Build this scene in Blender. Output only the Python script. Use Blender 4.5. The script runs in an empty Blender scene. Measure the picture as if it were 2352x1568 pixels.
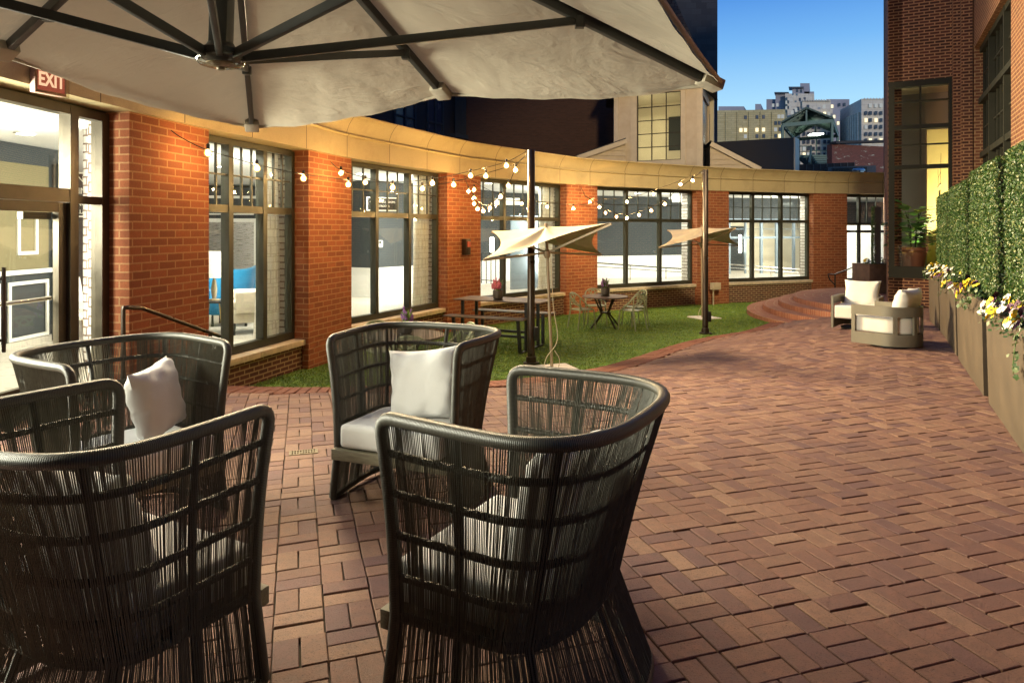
import bpy, bmesh, math, random
import numpy as np
from mathutils import Vector, Matrix
R = math.radians
random.seed(7); RNG = np.random.default_rng(7)
SC = bpy.context.scene
COL = SC.collection
F, CX, HY = 1568.0, 1176.0, 528.0          # focal length, principal column, horizon row (photo measured at 2352 px width)
LIFT = 2.2                                  # whole place is modelled around eye level, then lifted so the lawn lies near z = 0

def at(x, y, Y):
    return Vector(((x - CX) / F * Y, Y, -(y - HY) / F * Y))

def atz(x, y, z):
    return at(x, y, -z * F / (y - HY))

# ---------------------------------------------------------------- node helpers
def new_mat(name):
    m = bpy.data.materials.new(name); m.use_nodes = True
    nt = m.node_tree; nt.nodes.clear()
    out = nt.nodes.new('ShaderNodeOutputMaterial')
    b = nt.nodes.new('ShaderNodeBsdfPrincipled')
    nt.links.new(b.outputs[0], out.inputs[0])
    return m, nt, b, out

def N(nt, typ, **kw):
    n = nt.nodes.new(typ)
    for k, v in kw.items():
        if k in n.inputs: n.inputs[k].default_value = v
        else: setattr(n, k, v)
    return n

def L(nt, a, b): nt.links.new(a, b)

def rgba(c): return (c[0], c[1], c[2], 1.0)

def ramp(nt, src, stops):
    r = nt.nodes.new('ShaderNodeValToRGB'); e = r.color_ramp.elements
    while len(e) < len(stops): e.new(0.5)
    for i, (p, c) in enumerate(stops):
        e[i].position = p; e[i].color = rgba(c) if len(c) == 3 else c
    L(nt, src, r.inputs[0]); return r.outputs[0]

def mixc(nt, fac, a, b, mode='MIX'):
    m = nt.nodes.new('ShaderNodeMix'); m.data_type = 'RGBA'; m.blend_type = mode
    for s, v in ((0, fac), (6, a), (7, b)):
        if hasattr(v, 'is_linked'): L(nt, v, m.inputs[s])
        elif s == 0: m.inputs[0].default_value = v
        else: m.inputs[s].default_value = rgba(v)
    return m.outputs[2]

def noise(nt, vec, scale, detail=4, rough=.55):
    n = N(nt, 'ShaderNodeTexNoise', Scale=scale, Detail=detail, Roughness=rough)
    if vec is not None: L(nt, vec, n.inputs['Vector'])
    return n.outputs['Fac']

def bump(nt, bsdf, h, strength, dist=.01):
    b = N(nt, 'ShaderNodeBump', Strength=strength, Distance=dist)
    L(nt, h, b.inputs['Height']); L(nt, b.outputs[0], bsdf.inputs['Normal']); return b

def pbr(name, col, rough=.5, metal=0., var=.15, scale=6., bmp=0., bscale=80., stretch=None, spec=None, rvar=.1, coat=0.):
    m, nt, b, out = new_mat(name)
    tc = nt.nodes.new('ShaderNodeTexCoord'); vec = tc.outputs['Object']
    if stretch:
        mp = N(nt, 'ShaderNodeMapping'); mp.inputs['Scale'].default_value = stretch
        L(nt, vec, mp.inputs[0]); vec = mp.outputs[0]
    f = noise(nt, vec, scale)
    lo = [max(0, c * (1 - var)) for c in col]; hi = [min(1, c * (1 + var)) for c in col]
    L(nt, ramp(nt, f, [(.3, lo), (.7, hi)]), b.inputs['Base Color'])
    b.inputs['Metallic'].default_value = metal
    rr = ramp(nt, f, [(.3, (rough - rvar,) * 3), (.7, (rough + rvar,) * 3)])
    L(nt, rr, b.inputs['Roughness'])
    if spec is not None: b.inputs['Specular IOR Level'].default_value = spec
    if coat: b.inputs['Coat Weight'].default_value = coat
    if bmp: bump(nt, b, noise(nt, vec, bscale, 5, .6), bmp, .004)
    return m

def brickmat(name, c1, c2, mortar, bw, rh, ms, rough=.85, bmp=.6, dirt=.3, speck=0., dirtcol=(.05, .035, .03)):
    m, nt, b, out = new_mat(name)
    uv = nt.nodes.new('ShaderNodeUVMap').outputs[0]
    tc = nt.nodes.new('ShaderNodeTexCoord').outputs['Object']
    w = noise(nt, tc, 7, 3)
    # slightly wandering courses
    dv = N(nt, 'ShaderNodeVectorMath', operation='SCALE'); dv.inputs['Scale'].default_value = .006
    nz = N(nt, 'ShaderNodeTexNoise', Scale=9., Detail=3); L(nt, tc, nz.inputs['Vector']); L(nt, nz.outputs['Color'], dv.inputs[0])
    ad = N(nt, 'ShaderNodeVectorMath', operation='ADD'); L(nt, uv, ad.inputs[0]); L(nt, dv.outputs[0], ad.inputs[1])
    br = N(nt, 'ShaderNodeTexBrick', offset=.5)
    for k, v in (('Scale', 1.), ('Brick Width', bw), ('Row Height', rh), ('Mortar Size', ms), ('Mortar Smooth', .25), ('Bias', 0.)):
        br.inputs[k].default_value = v
    br.inputs['Color1'].default_value = rgba(c1); br.inputs['Color2'].default_value = rgba(c2); br.inputs['Mortar'].default_value = rgba(mortar)
    L(nt, ad.outputs[0], br.inputs['Vector'])
    fine = noise(nt, tc, 60, 5, .7)
    c = mixc(nt, .35, br.outputs['Color'], ramp(nt, fine, [(.3, (.25,) * 3), (.7, (.75,) * 3)]), 'OVERLAY')
    big = noise(nt, tc, 1.3, 5, .65)
    c = mixc(nt, ramp(nt, big, [(.45, (0,) * 3), (.8, (dirt,) * 3)]), c, dirtcol)
    L(nt, c, b.inputs['Base Color'])
    b.inputs['Roughness'].default_value = rough
    b.inputs['Specular IOR Level'].default_value = .3
    inv = N(nt, 'ShaderNodeMath', operation='SUBTRACT'); inv.inputs[0].default_value = 1.; L(nt, br.outputs['Fac'], inv.inputs[1])
    h = N(nt, 'ShaderNodeMath', operation='MULTIPLY_ADD'); L(nt, fine, h.inputs[0]); h.inputs[1].default_value = .35; L(nt, inv.outputs[0], h.inputs[2])
    bump(nt, b, h.outputs[0], bmp, .006)
    return m

def emitmat(name, col, strength, sampling=None):
    m, nt, b, out = new_mat(name); nt.nodes.remove(b)
    e = N(nt, 'ShaderNodeEmission'); e.inputs[0].default_value = rgba(col); e.inputs[1].default_value = strength
    L(nt, e.outputs[0], out.inputs[0])
    if sampling: m.cycles.emission_sampling = sampling
    return m

def glassmat(name, tint=(.95, .98, .97), ior=1.45, boost=1.0, haze=0., rough=.0):
    m, nt, b, out = new_mat(name); nt.nodes.remove(b)
    t = N(nt, 'ShaderNodeBsdfTransparent'); t.inputs[0].default_value = rgba(tint)
    g = N(nt, 'ShaderNodeBsdfGlossy'); g.inputs['Roughness'].default_value = rough
    lw = N(nt, 'ShaderNodeLayerWeight'); lw.inputs['Blend'].default_value = .5
    pw = N(nt, 'ShaderNodeMath', operation='POWER'); L(nt, lw.outputs['Facing'], pw.inputs[0]); pw.inputs[1].default_value = 4.
    mu = N(nt, 'ShaderNodeMath', operation='MULTIPLY_ADD'); L(nt, pw.outputs[0], mu.inputs[0]); mu.inputs[1].default_value = .55 * boost; mu.inputs[2].default_value = .035 * boost
    mu.use_clamp = True
    mx = N(nt, 'ShaderNodeMixShader'); L(nt, mu.outputs[0], mx.inputs[0]); L(nt, t.outputs[0], mx.inputs[1]); L(nt, g.outputs[0], mx.inputs[2])
    L(nt, mx.outputs[0], out.inputs[0])
    return m

# ---------------------------------------------------------------- mesh builder
class MB:
    def __init__(s): s.v = []; s.f = []; s.uv = []
    def add(s, vs, fs, uvs=None):
        o = len(s.v); s.v += [tuple(p) for p in vs]
        for i, f in enumerate(fs):
            s.f.append([o + k for k in f]); s.uv.append(uvs[i] if uvs else None)
    def obox(s, O, U, Nn, ur, nr, zr, taper=0.):
        """box in a vertical plane frame: U along, Nn outward, z up"""
        O = Vector(O); U = Vector((U[0], U[1], 0)); Nn = Vector((Nn[0], Nn[1], 0)); Z = Vector((0, 0, 1))
        P = [O + U * u + Nn * n + Z * z for z in zr for n in nr for u in ur]
        s.add(P, [(0, 1, 5, 4), (3, 2, 6, 7), (2, 0, 4, 6), (1, 3, 7, 5), (4, 5, 7, 6), (2, 3, 1, 0)])
    def box(s, c, d, M=None):
        P = []
        for z in (-.5, .5):
            for y in (-.5, .5):
                for x in (-.5, .5):
                    p = Vector((x * d[0], y * d[1], z * d[2]))
                    if M is not None: p = M @ p
                    P.append(p + Vector(c))
        s.add(P, [(0, 1, 5, 4), (3, 2, 6, 7), (2, 0, 4, 6), (1, 3, 7, 5), (4, 5, 7, 6), (2, 3, 1, 0)])
    def bar(s, a, b, w, h, up=(0, 0, 1)):
        a = Vector(a); b = Vector(b); d = b - a; ln = d.length; d.normalize()
        x = d.cross(Vector(up))
        if x.length < 1e-4: x = d.cross(Vector((0, 1, 0)))
        x.normalize(); y = x.cross(d)
        M = Matrix((x, d, y)).transposed()
        s.box((a + b) / 2, (w, ln, h), M)
    def tube(s, pts, r, n=8, closed=False, cap=True, rs=None):
        P = [Vector(p) for p in pts]; k = len(P)
        T = []
        for i in range(k):
            if closed: t = P[(i + 1) % k] - P[i - 1]
            else: t = P[min(i + 1, k - 1)] - P[max(i - 1, 0)]
            T.append(t.normalized() if t.length > 1e-9 else Vector((0, 0, 1)))
        ref = Vector((0, 0, 1)) if abs(T[0].z) < .9 else Vector((1, 0, 0))
        x = T[0].cross(ref).normalized()
        vs = []; ln = 0; lens = []
        for i in range(k):
            if i: ln += (P[i] - P[i - 1]).length
            lens.append(ln)
            x = (x - T[i] * x.dot(T[i]))
            if x.length < 1e-6: x = T[i].orthogonal()
            x.normalize(); y = T[i].cross(x)
            rr = rs[i] if rs else r
            for j in range(n):
                a = 2 * math.pi * j / n
                vs.append(P[i] + x * (math.cos(a) * rr) + y * (math.sin(a) * rr))
        fs = []; uvs = []
        for i in range(k if closed else k - 1):
            i2 = (i + 1) % k
            l0 = lens[i]; l1 = lens[i2] if i2 else ln + (P[0] - P[-1]).length
            for j in range(n):
                j2 = (j + 1) % n
                fs.append((i * n + j, i * n + j2, i2 * n + j2, i2 * n + j))
                uvs.append([(j / n, l0), ((j + 1) / n, l0), ((j + 1) / n, l1), (j / n, l1)])
        if not closed and cap:
            fs.append(tuple(range(n))[::-1]); uvs.append([(0, 0)] * n)
            fs.append(tuple((k - 1) * n + j for j in range(n))); uvs.append([(0, ln)] * n)
        s.add(vs, fs, uvs)
    def rev(s, prof, c=(0, 0, 0), n=24, cap=True):
        vs = []; c = Vector(c)
        for (r, z) in prof:
            for j in range(n):
                a = 2 * math.pi * j / n
                vs.append(c + Vector((r * math.cos(a), r * math.sin(a), z)))
        fs = []
        for i in range(len(prof) - 1):
            for j in range(n):
                j2 = (j + 1) % n
                fs.append((i * n + j, i * n + j2, (i + 1) * n + j2, (i + 1) * n + j))
        if cap:
            fs.append(tuple(range(n))[::-1]); fs.append(tuple((len(prof) - 1) * n + j for j in range(n)))
        s.add(vs, fs)
    def prism(s, poly, z0, z1):
        """vertical prism over a plan polygon (counter-clockwise)"""
        n = len(poly)
        vs = [(p[0], p[1], z0) for p in poly] + [(p[0], p[1], z1) for p in poly]
        fs = [tuple(range(n))[::-1], tuple(range(n, 2 * n))] + [(i, (i + 1) % n, n + (i + 1) % n, n + i) for i in range(n)]
        s.add(vs, fs)
    def extr(s, poly3, d):
        n = len(poly3); d = Vector(d)
        vs = [Vector(p) for p in poly3] + [Vector(p) + d for p in poly3]
        fs = [tuple(range(n))[::-1], tuple(range(n, 2 * n))] + [(i, (i + 1) % n, n + (i + 1) % n, n + i) for i in range(n)]
        s.add(vs, fs)
    def grid(s, fn, nu, nv):
        vs = [fn(i / nu, j / nv) for j in range(nv + 1) for i in range(nu + 1)]
        fs = [(j * (nu + 1) + i, j * (nu + 1) + i + 1, (j + 1) * (nu + 1) + i + 1, (j + 1) * (nu + 1) + i) for j in range(nv) for i in range(nu)]
        s.add(vs, fs)
    def sweep(s, path, prof, closed_prof=False):
        """profile (o,z): o is offset to the right-hand plan normal of the path; explicit uv (arc length, girth)"""
        k = len(path); P = [Vector((p[0], p[1], 0)) for p in path]
        vs = []; ln = 0; lens = []
        for i in range(k):
            if i: ln += (P[i] - P[i - 1]).length
            lens.append(ln)
            t = (P[min(i + 1, k - 1)] - P[max(i - 1, 0)]).normalized()
            nr = Vector((t.y, -t.x, 0))
            zz = path[i][2] if len(path[i]) > 2 else 0
            for (o, z) in prof: vs.append(P[i] + nr * o + Vector((0, 0, z + zz)))
        m = len(prof); g = [0]
        for i in range(1, m + 1):
            a, b = prof[i - 1], prof[i % m]; g.append(g[-1] + math.hypot(a[0] - b[0], a[1] - b[1]))
        fs = []; uvs = []
        for i in range(k - 1):
            for j in range(m if closed_prof else m - 1):
                j2 = (j + 1) % m
                fs.append((i * m + j, i * m + j2, (i + 1) * m + j2, (i + 1) * m + j))
                uvs.append([(lens[i], g[j]), (lens[i], g[j + 1]), (lens[i + 1], g[j + 1]), (lens[i + 1], g[j])])
        s.add(vs, fs, uvs)
    def mesh(s, name, off=None):
        me = bpy.data.meshes.new(name)
        vs = s.v
        me.from_pydata([tuple(p) for p in vs], [], s.f)
        uvl = me.uv_layers.new(name='UVMap')
        Z = Vector((0, 0, 1)); buf = []
        for i, f in enumerate(s.f):
            u = s.uv[i]
            if u is None:
                a, b, c = Vector(s.v[f[0]]), Vector(s.v[f[1]]), Vector(s.v[f[2]])
                nn = (b - a).cross(c - a)
                if nn.length > 0: nn.normalize()
                if abs(nn.z) > .75: u = [(s.v[k][0], s.v[k][1]) for k in f]
                else:
                    t = Z.cross(nn)
                    if t.length < 1e-6: t = Vector((1, 0, 0))
                    t.normalize()
                    if abs(t.x) > abs(t.y): t = t * (1 if t.x > 0 else -1)
                    else: t = t * (1 if t.y > 0 else -1)
                    u = [(s.v[k][0] * t.x + s.v[k][1] * t.y, s.v[k][2]) for k in f]
            for q in u: buf += [q[0], q[1]]
        uvl.data.foreach_set('uv', buf)
        return me
    def build(s, name, mat, parent=None, smooth=False, bevel=0., world=True, seg=2, weld=False, sub=0):
        me = s.mesh(name); me.materials.append(mat)
        o = bpy.data.objects.new(name, me); COL.objects.link(o)
        if parent is not None:
            if world: me.transform(wmat(parent).inverted())
            o.parent = parent
        if weld or bevel:
            bm = bmesh.new(); bm.from_mesh(me)
            if weld: bmesh.ops.remove_doubles(bm, verts=bm.verts, dist=1e-4)
            if bevel:
                es = [e for e in bm.edges if len(e.link_faces) == 2 and e.calc_face_angle(0) > R(30)]
                bmesh.ops.bevel(bm, geom=es, offset=bevel, segments=seg, affect='EDGES', profile=.6, clamp_overlap=True)
            bm.to_mesh(me); bm.free()
        if smooth or (bevel and seg > 1):
            me.polygons.foreach_set('use_smooth', [True] * len(me.polygons))
            try: me.set_sharp_from_angle(angle=R(45 if not bevel else 50))
            except Exception: pass
        if sub:
            md = o.modifiers.new('sub', 'SUBSURF'); md.levels = sub; md.render_levels = sub
        me.update()
        return o

def wmat(o):
    M = o.matrix_basis.copy()
    p = o.parent
    while p is not None: M = p.matrix_basis @ M; p = p.parent
    return M

def tag(o, label=None, cat=None, group=None, kind=None):
    if label: o['label'] = label
    if cat: o['category'] = cat
    if group: o['group'] = group
    if kind: o['kind'] = kind
    return o

def thing(name, label, cat, loc=(0, 0, 0), rotz=0., group=None):
    o = bpy.data.objects.new(name, None); COL.objects.link(o)
    o.empty_display_size = .1
    o.location = loc; o.rotation_euler = (0, 0, rotz)
    o.matrix_basis = Matrix.Translation(Vector(loc)) @ Matrix.Rotation(rotz, 4, 'Z')
    return tag(o, label, cat, group)

def dup(root, loc, rotz, label, scale=1.):
    def cp(o, par):
        c = o.copy(); COL.objects.link(c); c.parent = par
        for ch in list(o.children): cp(ch, c)
        return c
    r = cp(root, None)
    r.location = loc; r.rotation_euler = (0, 0, rotz); r.scale = (scale,) * 3
    r['label'] = label
    return r

def catmull(pts, n=8):
    P = [np.array(p, float) for p in pts]; out = []
    for i in range(len(P) - 1):
        p0 = P[max(i - 1, 0)]; p1 = P[i]; p2 = P[i + 1]; p3 = P[min(i + 2, len(P) - 1)]
        for k in range(n):
            t = k / n
            out.append(.5 * ((2 * p1) + (-p0 + p2) * t + (2 * p0 - 5 * p1 + 4 * p2 - p3) * t * t + (-p0 + 3 * p1 - 3 * p2 + p3) * t ** 3))
    out.append(P[-1]); return out

def resample(pts, step):
    P = np.array([list(p) for p in pts], float); d = np.r_[0, np.cumsum(np.linalg.norm(np.diff(P, axis=0), axis=1))]
    n = max(2, int(round(d[-1] / step)) + 1); t = np.linspace(0, d[-1], n)
    return np.stack([np.interp(t, d, P[:, k]) for k in range(P.shape[1])], 1)

def inpoly(x, y, poly):
    c = np.zeros(np.shape(x), bool); j = len(poly) - 1
    for i in range(len(poly)):
        xi, yi = poly[i]; xj, yj = poly[j]
        c ^= ((yi > y) != (yj > y)) & (x < (xj - xi) * (y - yi) / (yj - yi + 1e-12) + xi)
        j = i
    return c

def fastmesh(name, V, Fq, mat, parent=None, smooth=False):
    """quick mesh from numpy arrays (all faces the same size)"""
    me = bpy.data.meshes.new(name); k = Fq.shape[1]
    me.vertices.add(len(V)); me.vertices.foreach_set('co', V.astype(np.float32).ravel())
    me.loops.add(Fq.size); me.loops.foreach_set('vertex_index', Fq.astype(np.int32).ravel())
    me.polygons.add(len(Fq)); me.polygons.foreach_set('loop_start', np.arange(0, Fq.size, k, dtype=np.int32))
    try: me.polygons.foreach_set('loop_total', np.full(len(Fq), k, np.int32))
    except Exception: pass
    me.polygons.foreach_set('use_smooth', np.full(len(Fq), bool(smooth)))
    me.update(calc_edges=True); me.validate()
    me.materials.append(mat)
    o = bpy.data.objects.new(name, me); COL.objects.link(o)
    if parent is not None: o.parent = parent
    return o

def text_part(body, name, mat, parent, O, U, size, Nn=None, extrude=.003, align='CENTER', bold=0., xs=1.):
    """raised lettering standing in a vertical plane; O = centre point, U = reading direction in plan"""
    cu = bpy.data.curves.new(name, 'FONT'); cu.body = body; cu.size = size; cu.extrude = extrude
    cu.align_x = align; cu.align_y = 'CENTER'; cu.offset = bold
    tmp = bpy.data.objects.new('tmp', cu); COL.objects.link(tmp)
    me = bpy.data.meshes.new_from_object(tmp.evaluated_get(bpy.context.evaluated_depsgraph_get()))
    bpy.data.objects.remove(tmp); me.materials.clear(); me.materials.append(mat)
    o = bpy.data.objects.new(name, me); COL.objects.link(o)
    U = Vector((U[0], U[1], 0)).normalized(); Z = Vector((0, 0, 1)); Nv = U.cross(Z)
    M = Matrix((U * xs, Z, Nv)).transposed().to_4x4(); M.translation = Vector(O)
    if parent is not None:
        o.parent = parent; M = wmat(parent).inverted() @ M
    o.matrix_basis = M
    return o

def tps(ctrl, lam=.02):
    C = np.array(ctrl, float); n = len(C)
    def U(r2): return r2 * np.log(r2 + 1e-9) * .5
    d2 = ((C[:, None, :2] - C[None, :, :2]) ** 2).sum(-1)
    A = np.zeros((n + 3, n + 3)); A[:n, :n] = U(d2) + lam * np.eye(n)
    A[:n, n] = 1; A[:n, n + 1:] = C[:, :2]; A[n, :n] = 1; A[n + 1:, :n] = C[:, :2].T
    w = np.linalg.solve(A, np.r_[C[:, 2], 0, 0, 0])
    def f(x, y):
        x = np.asarray(x, float); y = np.asarray(y, float)
        d2 = (x[..., None] - C[:, 0]) ** 2 + (y[..., None] - C[:, 1]) ** 2
        return U(d2) @ w[:n] + w[n] + w[n + 1] * x + w[n + 2] * y
    return f

# patio surface: a gently falling, slightly warped plane of brick
zg = tps([(-.9, 3.9, -1.65), (-2.2, 3.95, -1.69), (-.6, 4.4, -1.675), (.9, 2.8, -1.61), (2.5, 3, -1.61), (4.57, 6.6, -1.65), (5.8, 8.92, -1.67), (8.2, 13.45, -1.78),
          (-1.9, 7.0, -1.74), (-2.1, 7.86, -1.81), (-.27, 8.36, -1.85), (1.04, 9.44, -1.93), (1.94, 10.7, -1.99), (2.97, 12.4, -2.08),
          (3.8, 13.5, -2.13), (5.2, 15.0, -2.22), (6.3, 16.7, -2.27), (6.91, 16.55, -2.175), (7.35, 16.3, -2.05), (8.2, 15.6, -1.9), (9.6, 16.0, -1.83),
          (-4.5, 7, -1.72), (-4.5, 3, -1.66), (0, 0, -1.6), (4, 0, -1.6), (-4, 0, -1.6), (8, 6, -1.64), (4.9, 9.8, -1.69), (5.6, 12., -1.76)], .05)
def zgf(x, y): return float(zg(x, y))
def zlf(y): return -2.17 - .017 * (y - 10.6)
def ground(x, y):
    z = -1.7
    for _ in range(30):
        p = atz(x, y, z); z = .5 * z + .5 * zgf(p.x, p.y)
    return atz(x, y, z)
def lawnpt(x, y):
    z = -2.2
    for _ in range(30): p = atz(x, y, z); z = zlf(p.y)
    return atz(x, y, z)
# ================================================================= materials
M = {}
M['brick_pier'] = brickmat('brick_pier', (.30, .096, .040), (.20, .062, .028), (.36, .19, .09), .27, .0885, .010, bmp=.7, dirt=.12)
M['brick_base'] = brickmat('brick_base', (.13, .048, .035), (.075, .032, .027), (.33, .24, .13), .205, .068, .011, bmp=.7, dirt=.2)
M['brick_shade'] = brickmat('brick_shade', (.125, .046, .03), (.06, .026, .02), (.42, .23, .12), .215, .073, .014, bmp=.9, dirt=.25)  # darker copy of the right building's brick, shade put into its colour
M['brick_lit'] = brickmat('brick_lit', (.22, .085, .045), (.15, .06, .036), (.40, .24, .12), .215, .073, .014, bmp=.9, dirt=.2)  # lighter copy of that brick, lamplight put into its colour
M['brick_dark'] = brickmat('brick_dark', (.075, .034, .020), (.055, .026, .016), (.06, .035, .022), .215, .073, .012, bmp=.5, dirt=.2)
M['brick_white'] = brickmat('brick_white', (.55, .53, .49), (.48, .46, .42), (.16, .12, .10), .33, .1016, .012, bmp=1., dirt=.05)
M['brick_step'] = brickmat('brick_step', (.38, .155, .09), (.28, .105, .062), (.46, .30, .18), .077, .21, .006, bmp=.7, dirt=.2)
M['brick_paint'] = None
M['concrete_dark'] = brickmat('concrete_dark', (.045, .045, .05), (.03, .03, .035), (.03, .03, .033), .6, .35, .01, bmp=.4, dirt=.3)

def paver_mat():
    m, nt, b, out = new_mat('clay_paver')
    geo = nt.nodes.new('ShaderNodeNewGeometry'); tc = nt.nodes.new('ShaderNodeTexCoord').outputs['Object']
    rnd = geo.outputs['Random Per Island']
    c = ramp(nt, rnd, [(0., (.175, .088, .063)), (.2, (.25, .142, .092)), (.4, (.195, .098, .070)), (.6, (.14, .073, .066)), (.8, (.22, .112, .076)), (1., (.28, .165, .108))])
    f1 = noise(nt, tc, 22, 6, .7); f2 = noise(nt, tc, 160, 3, .7)
    c = mixc(nt, .45, c, ramp(nt, f1, [(.25, (.2,) * 3), (.75, (.8,) * 3)]), 'OVERLAY')
    c = mixc(nt, ramp(nt, f2, [(.30, (.9,) * 3), (.44, (0,) * 3)]), c, (.035, .02, .014))
    big = noise(nt, tc, .55, 4, .6)
    c = mixc(nt, ramp(nt, big, [(.4, (0,) * 3), (.75, (.5,) * 3)]), c, (.105, .056, .052))
    L(nt, c, b.inputs['Base Color'])
    L(nt, ramp(nt, f1, [(.3, (.62,) * 3), (.7, (.85,) * 3)]), b.inputs['Roughness'])
    b.inputs['Specular IOR Level'].default_value = .35
    h = N(nt, 'ShaderNodeMath', operation='ADD'); L(nt, f1, h.inputs[0]); L(nt, f2, h.inputs[1])
    bump(nt, b, h.outputs[0], .9, .005)
    return m
M['paver'] = paver_mat()
M['curb_brick'] = brickmat('curb_brick', (.20, .075, .042), (.14, .052, .034), (.2, .12, .07), .3, .3, .002, bmp=.5, dirt=.3)
M['flood_lens'] = emitmat('flood_lens_glow', (1, .8, .5), 2.5, 'NONE')
M['joint'] = pbr('joint_sand', (.05, .036, .024), .95, 0, .5, 14, .4, 90)
M['asphalt'] = pbr('asphalt', (.05, .05, .05), .9, 0, .2, 3, .2)
M['soil'] = pbr('turf_backing', (.085, .16, .02), .95, 0, .5, 5, .6, 120)

def turf_mat():
    m, nt, b, out = new_mat('turf_blade')
    geo = nt.nodes.new('ShaderNodeNewGeometry'); tc = nt.nodes.new('ShaderNodeTexCoord').outputs['Object']
    big = noise(nt, tc, 1.6, 5, .6)
    c = ramp(nt, geo.outputs['Random Per Island'], [(0, (.11, .21, .016)), (.5, (.20, .30, .026)), (1, (.34, .40, .055))])
    c = mixc(nt, ramp(nt, big, [(.35, (0,) * 3), (.7, (.5,) * 3)]), c, (.05, .115, .014))
    L(nt, c, b.inputs['Base Color']); b.inputs['Roughness'].default_value = .55
    return m
M['turf'] = turf_mat()

def leaf_mat(name, stops, trans=.25, rough=.45):
    m, nt, b, out = new_mat(name)
    geo = nt.nodes.new('ShaderNodeNewGeometry')
    c = ramp(nt, geo.outputs['Random Per Island'], stops)
    L(nt, c, b.inputs['Base Color']); b.inputs['Roughness'].default_value = rough
    t = N(nt, 'ShaderNodeBsdfTranslucent'); L(nt, c, t.inputs[0])
    mx = N(nt, 'ShaderNodeMixShader'); mx.inputs[0].default_value = trans
    L(nt, b.outputs[0], mx.inputs[1]); L(nt, t.outputs[0], mx.inputs[2]); L(nt, mx.outputs[0], out.inputs[0])
    return m
M['box_leaf'] = leaf_mat('boxwood_leaf', [(0, (.018, .055, .010)), (.45, (.04, .10, .018)), (.8, (.085, .16, .032)), (1, (.32, .32, .13))], .15)
M['hedge_core'] = pbr('hedge_backing', (.012, .02, .008), .95)
M['ivy'] = leaf_mat('ivy_leaf', [(0, (.025, .06, .02)), (.6, (.05, .11, .03)), (1, (.22, .26, .12))], .2)
M['stem'] = pbr('green_stem', (.09, .16, .04), .6)
M['hyleaf'] = leaf_mat('hyacinth_leaf', [(0, (.07, .17, .03)), (1, (.16, .28, .06))], .3)
M['fig'] = leaf_mat('fig_leaf', [(0, (.06, .18, .04)), (.6, (.12, .28, .07)), (1, (.32, .34, .06))], .3, .35)
M['yellow'] = pbr('petal_yellow', (.80, .58, .03), .55, 0, .25, 30)
M['white'] = pbr('petal_white', (.82, .80, .70), .55, 0, .1, 30)
M['purple'] = pbr('petal_purple', (.07, .015, .06), .6, 0, .4, 30)
M['pink'] = leaf_mat('petal_pink', [(0, (.45, .06, .12)), (1, (.70, .22, .28))], .2)
M['violet'] = leaf_mat('petal_violet', [(0, (.20, .07, .30)), (1, (.42, .22, .52))], .2)

def cord_mat(name, col, rough=.5, period=.0056):
    m, nt, b, out = new_mat(name)
    uv = nt.nodes.new('ShaderNodeUVMap').outputs[0]
    sep = nt.nodes.new('ShaderNodeSeparateXYZ'); L(nt, uv, sep.inputs[0])
    mu = N(nt, 'ShaderNodeMath', operation='MULTIPLY'); L(nt, sep.outputs[1], mu.inputs[0]); mu.inputs[1].default_value = 2 * math.pi / period
    sn = N(nt, 'ShaderNodeMath', operation='SINE'); L(nt, mu.outputs[0], sn.inputs[0])
    ma = N(nt, 'ShaderNodeMath', operation='MULTIPLY_ADD'); L(nt, sn.outputs[0], ma.inputs[0]); ma.inputs[1].default_value = .5; ma.inputs[2].default_value = .5
    c = ramp(nt, ma.outputs[0], [(0., [k * .35 for k in col]), (.5, col), (1., [k * 1.25 for k in col])])
    L(nt, c, b.inputs['Base Color']); b.inputs['Roughness'].default_value = rough
    bump(nt, b, ma.outputs[0], .5, .002)
    return m
M['wrap'] = cord_mat('cord_wrapped_tube', (.050, .048, .036), .45)
M['cord'] = pbr('polyester_cord', (.066, .064, .048), .42, 0, .3, 40)
M['teak'] = pbr('weathered_teak', (.17, .15, .10), .65, 0, .35, 10, .3, 60, stretch=(1, 12, 12))

def fabric(name, col, weave=900, bmp=.25, wr=.35, wscale=5):
    m, nt, b, out = new_mat(name)
    tc = nt.nodes.new('ShaderNodeTexCoord').outputs['Object']
    f = noise(nt, tc, 4, 4); w = noise(nt, tc, weave, 2)
    L(nt, mixc(nt, .3, ramp(nt, f, [(.3, [k * .9 for k in col]), (.7, col)]), ramp(nt, w, [(.3, [k * .8 for k in col]), (.7, col)])), b.inputs['Base Color'])
    b.inputs['Roughness'].default_value = .9; b.inputs['Specular IOR Level'].default_value = .15
    b.inputs['Sheen Weight'].default_value = .2
    big = noise(nt, tc, wscale, 5, .5)
    h = N(nt, 'ShaderNodeMath', operation='MULTIPLY_ADD'); L(nt, w, h.inputs[0]); h.inputs[1].default_value = .04; L(nt, big, h.inputs[2])
    bump(nt, b, h.outputs[0], wr, .03)
    return m
M['grey_fabric'] = fabric('grey_cushion_fabric', (.70, .70, .69))
M['cream_fabric'] = fabric('cream_cushion_fabric', (.80, .76, .68))
M['blue_velvet'] = fabric('blue_velvet', (.012, .13, .24))
M['beige_fabric'] = fabric('beige_woven_fabric', (.42, .37, .28), 300)

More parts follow.
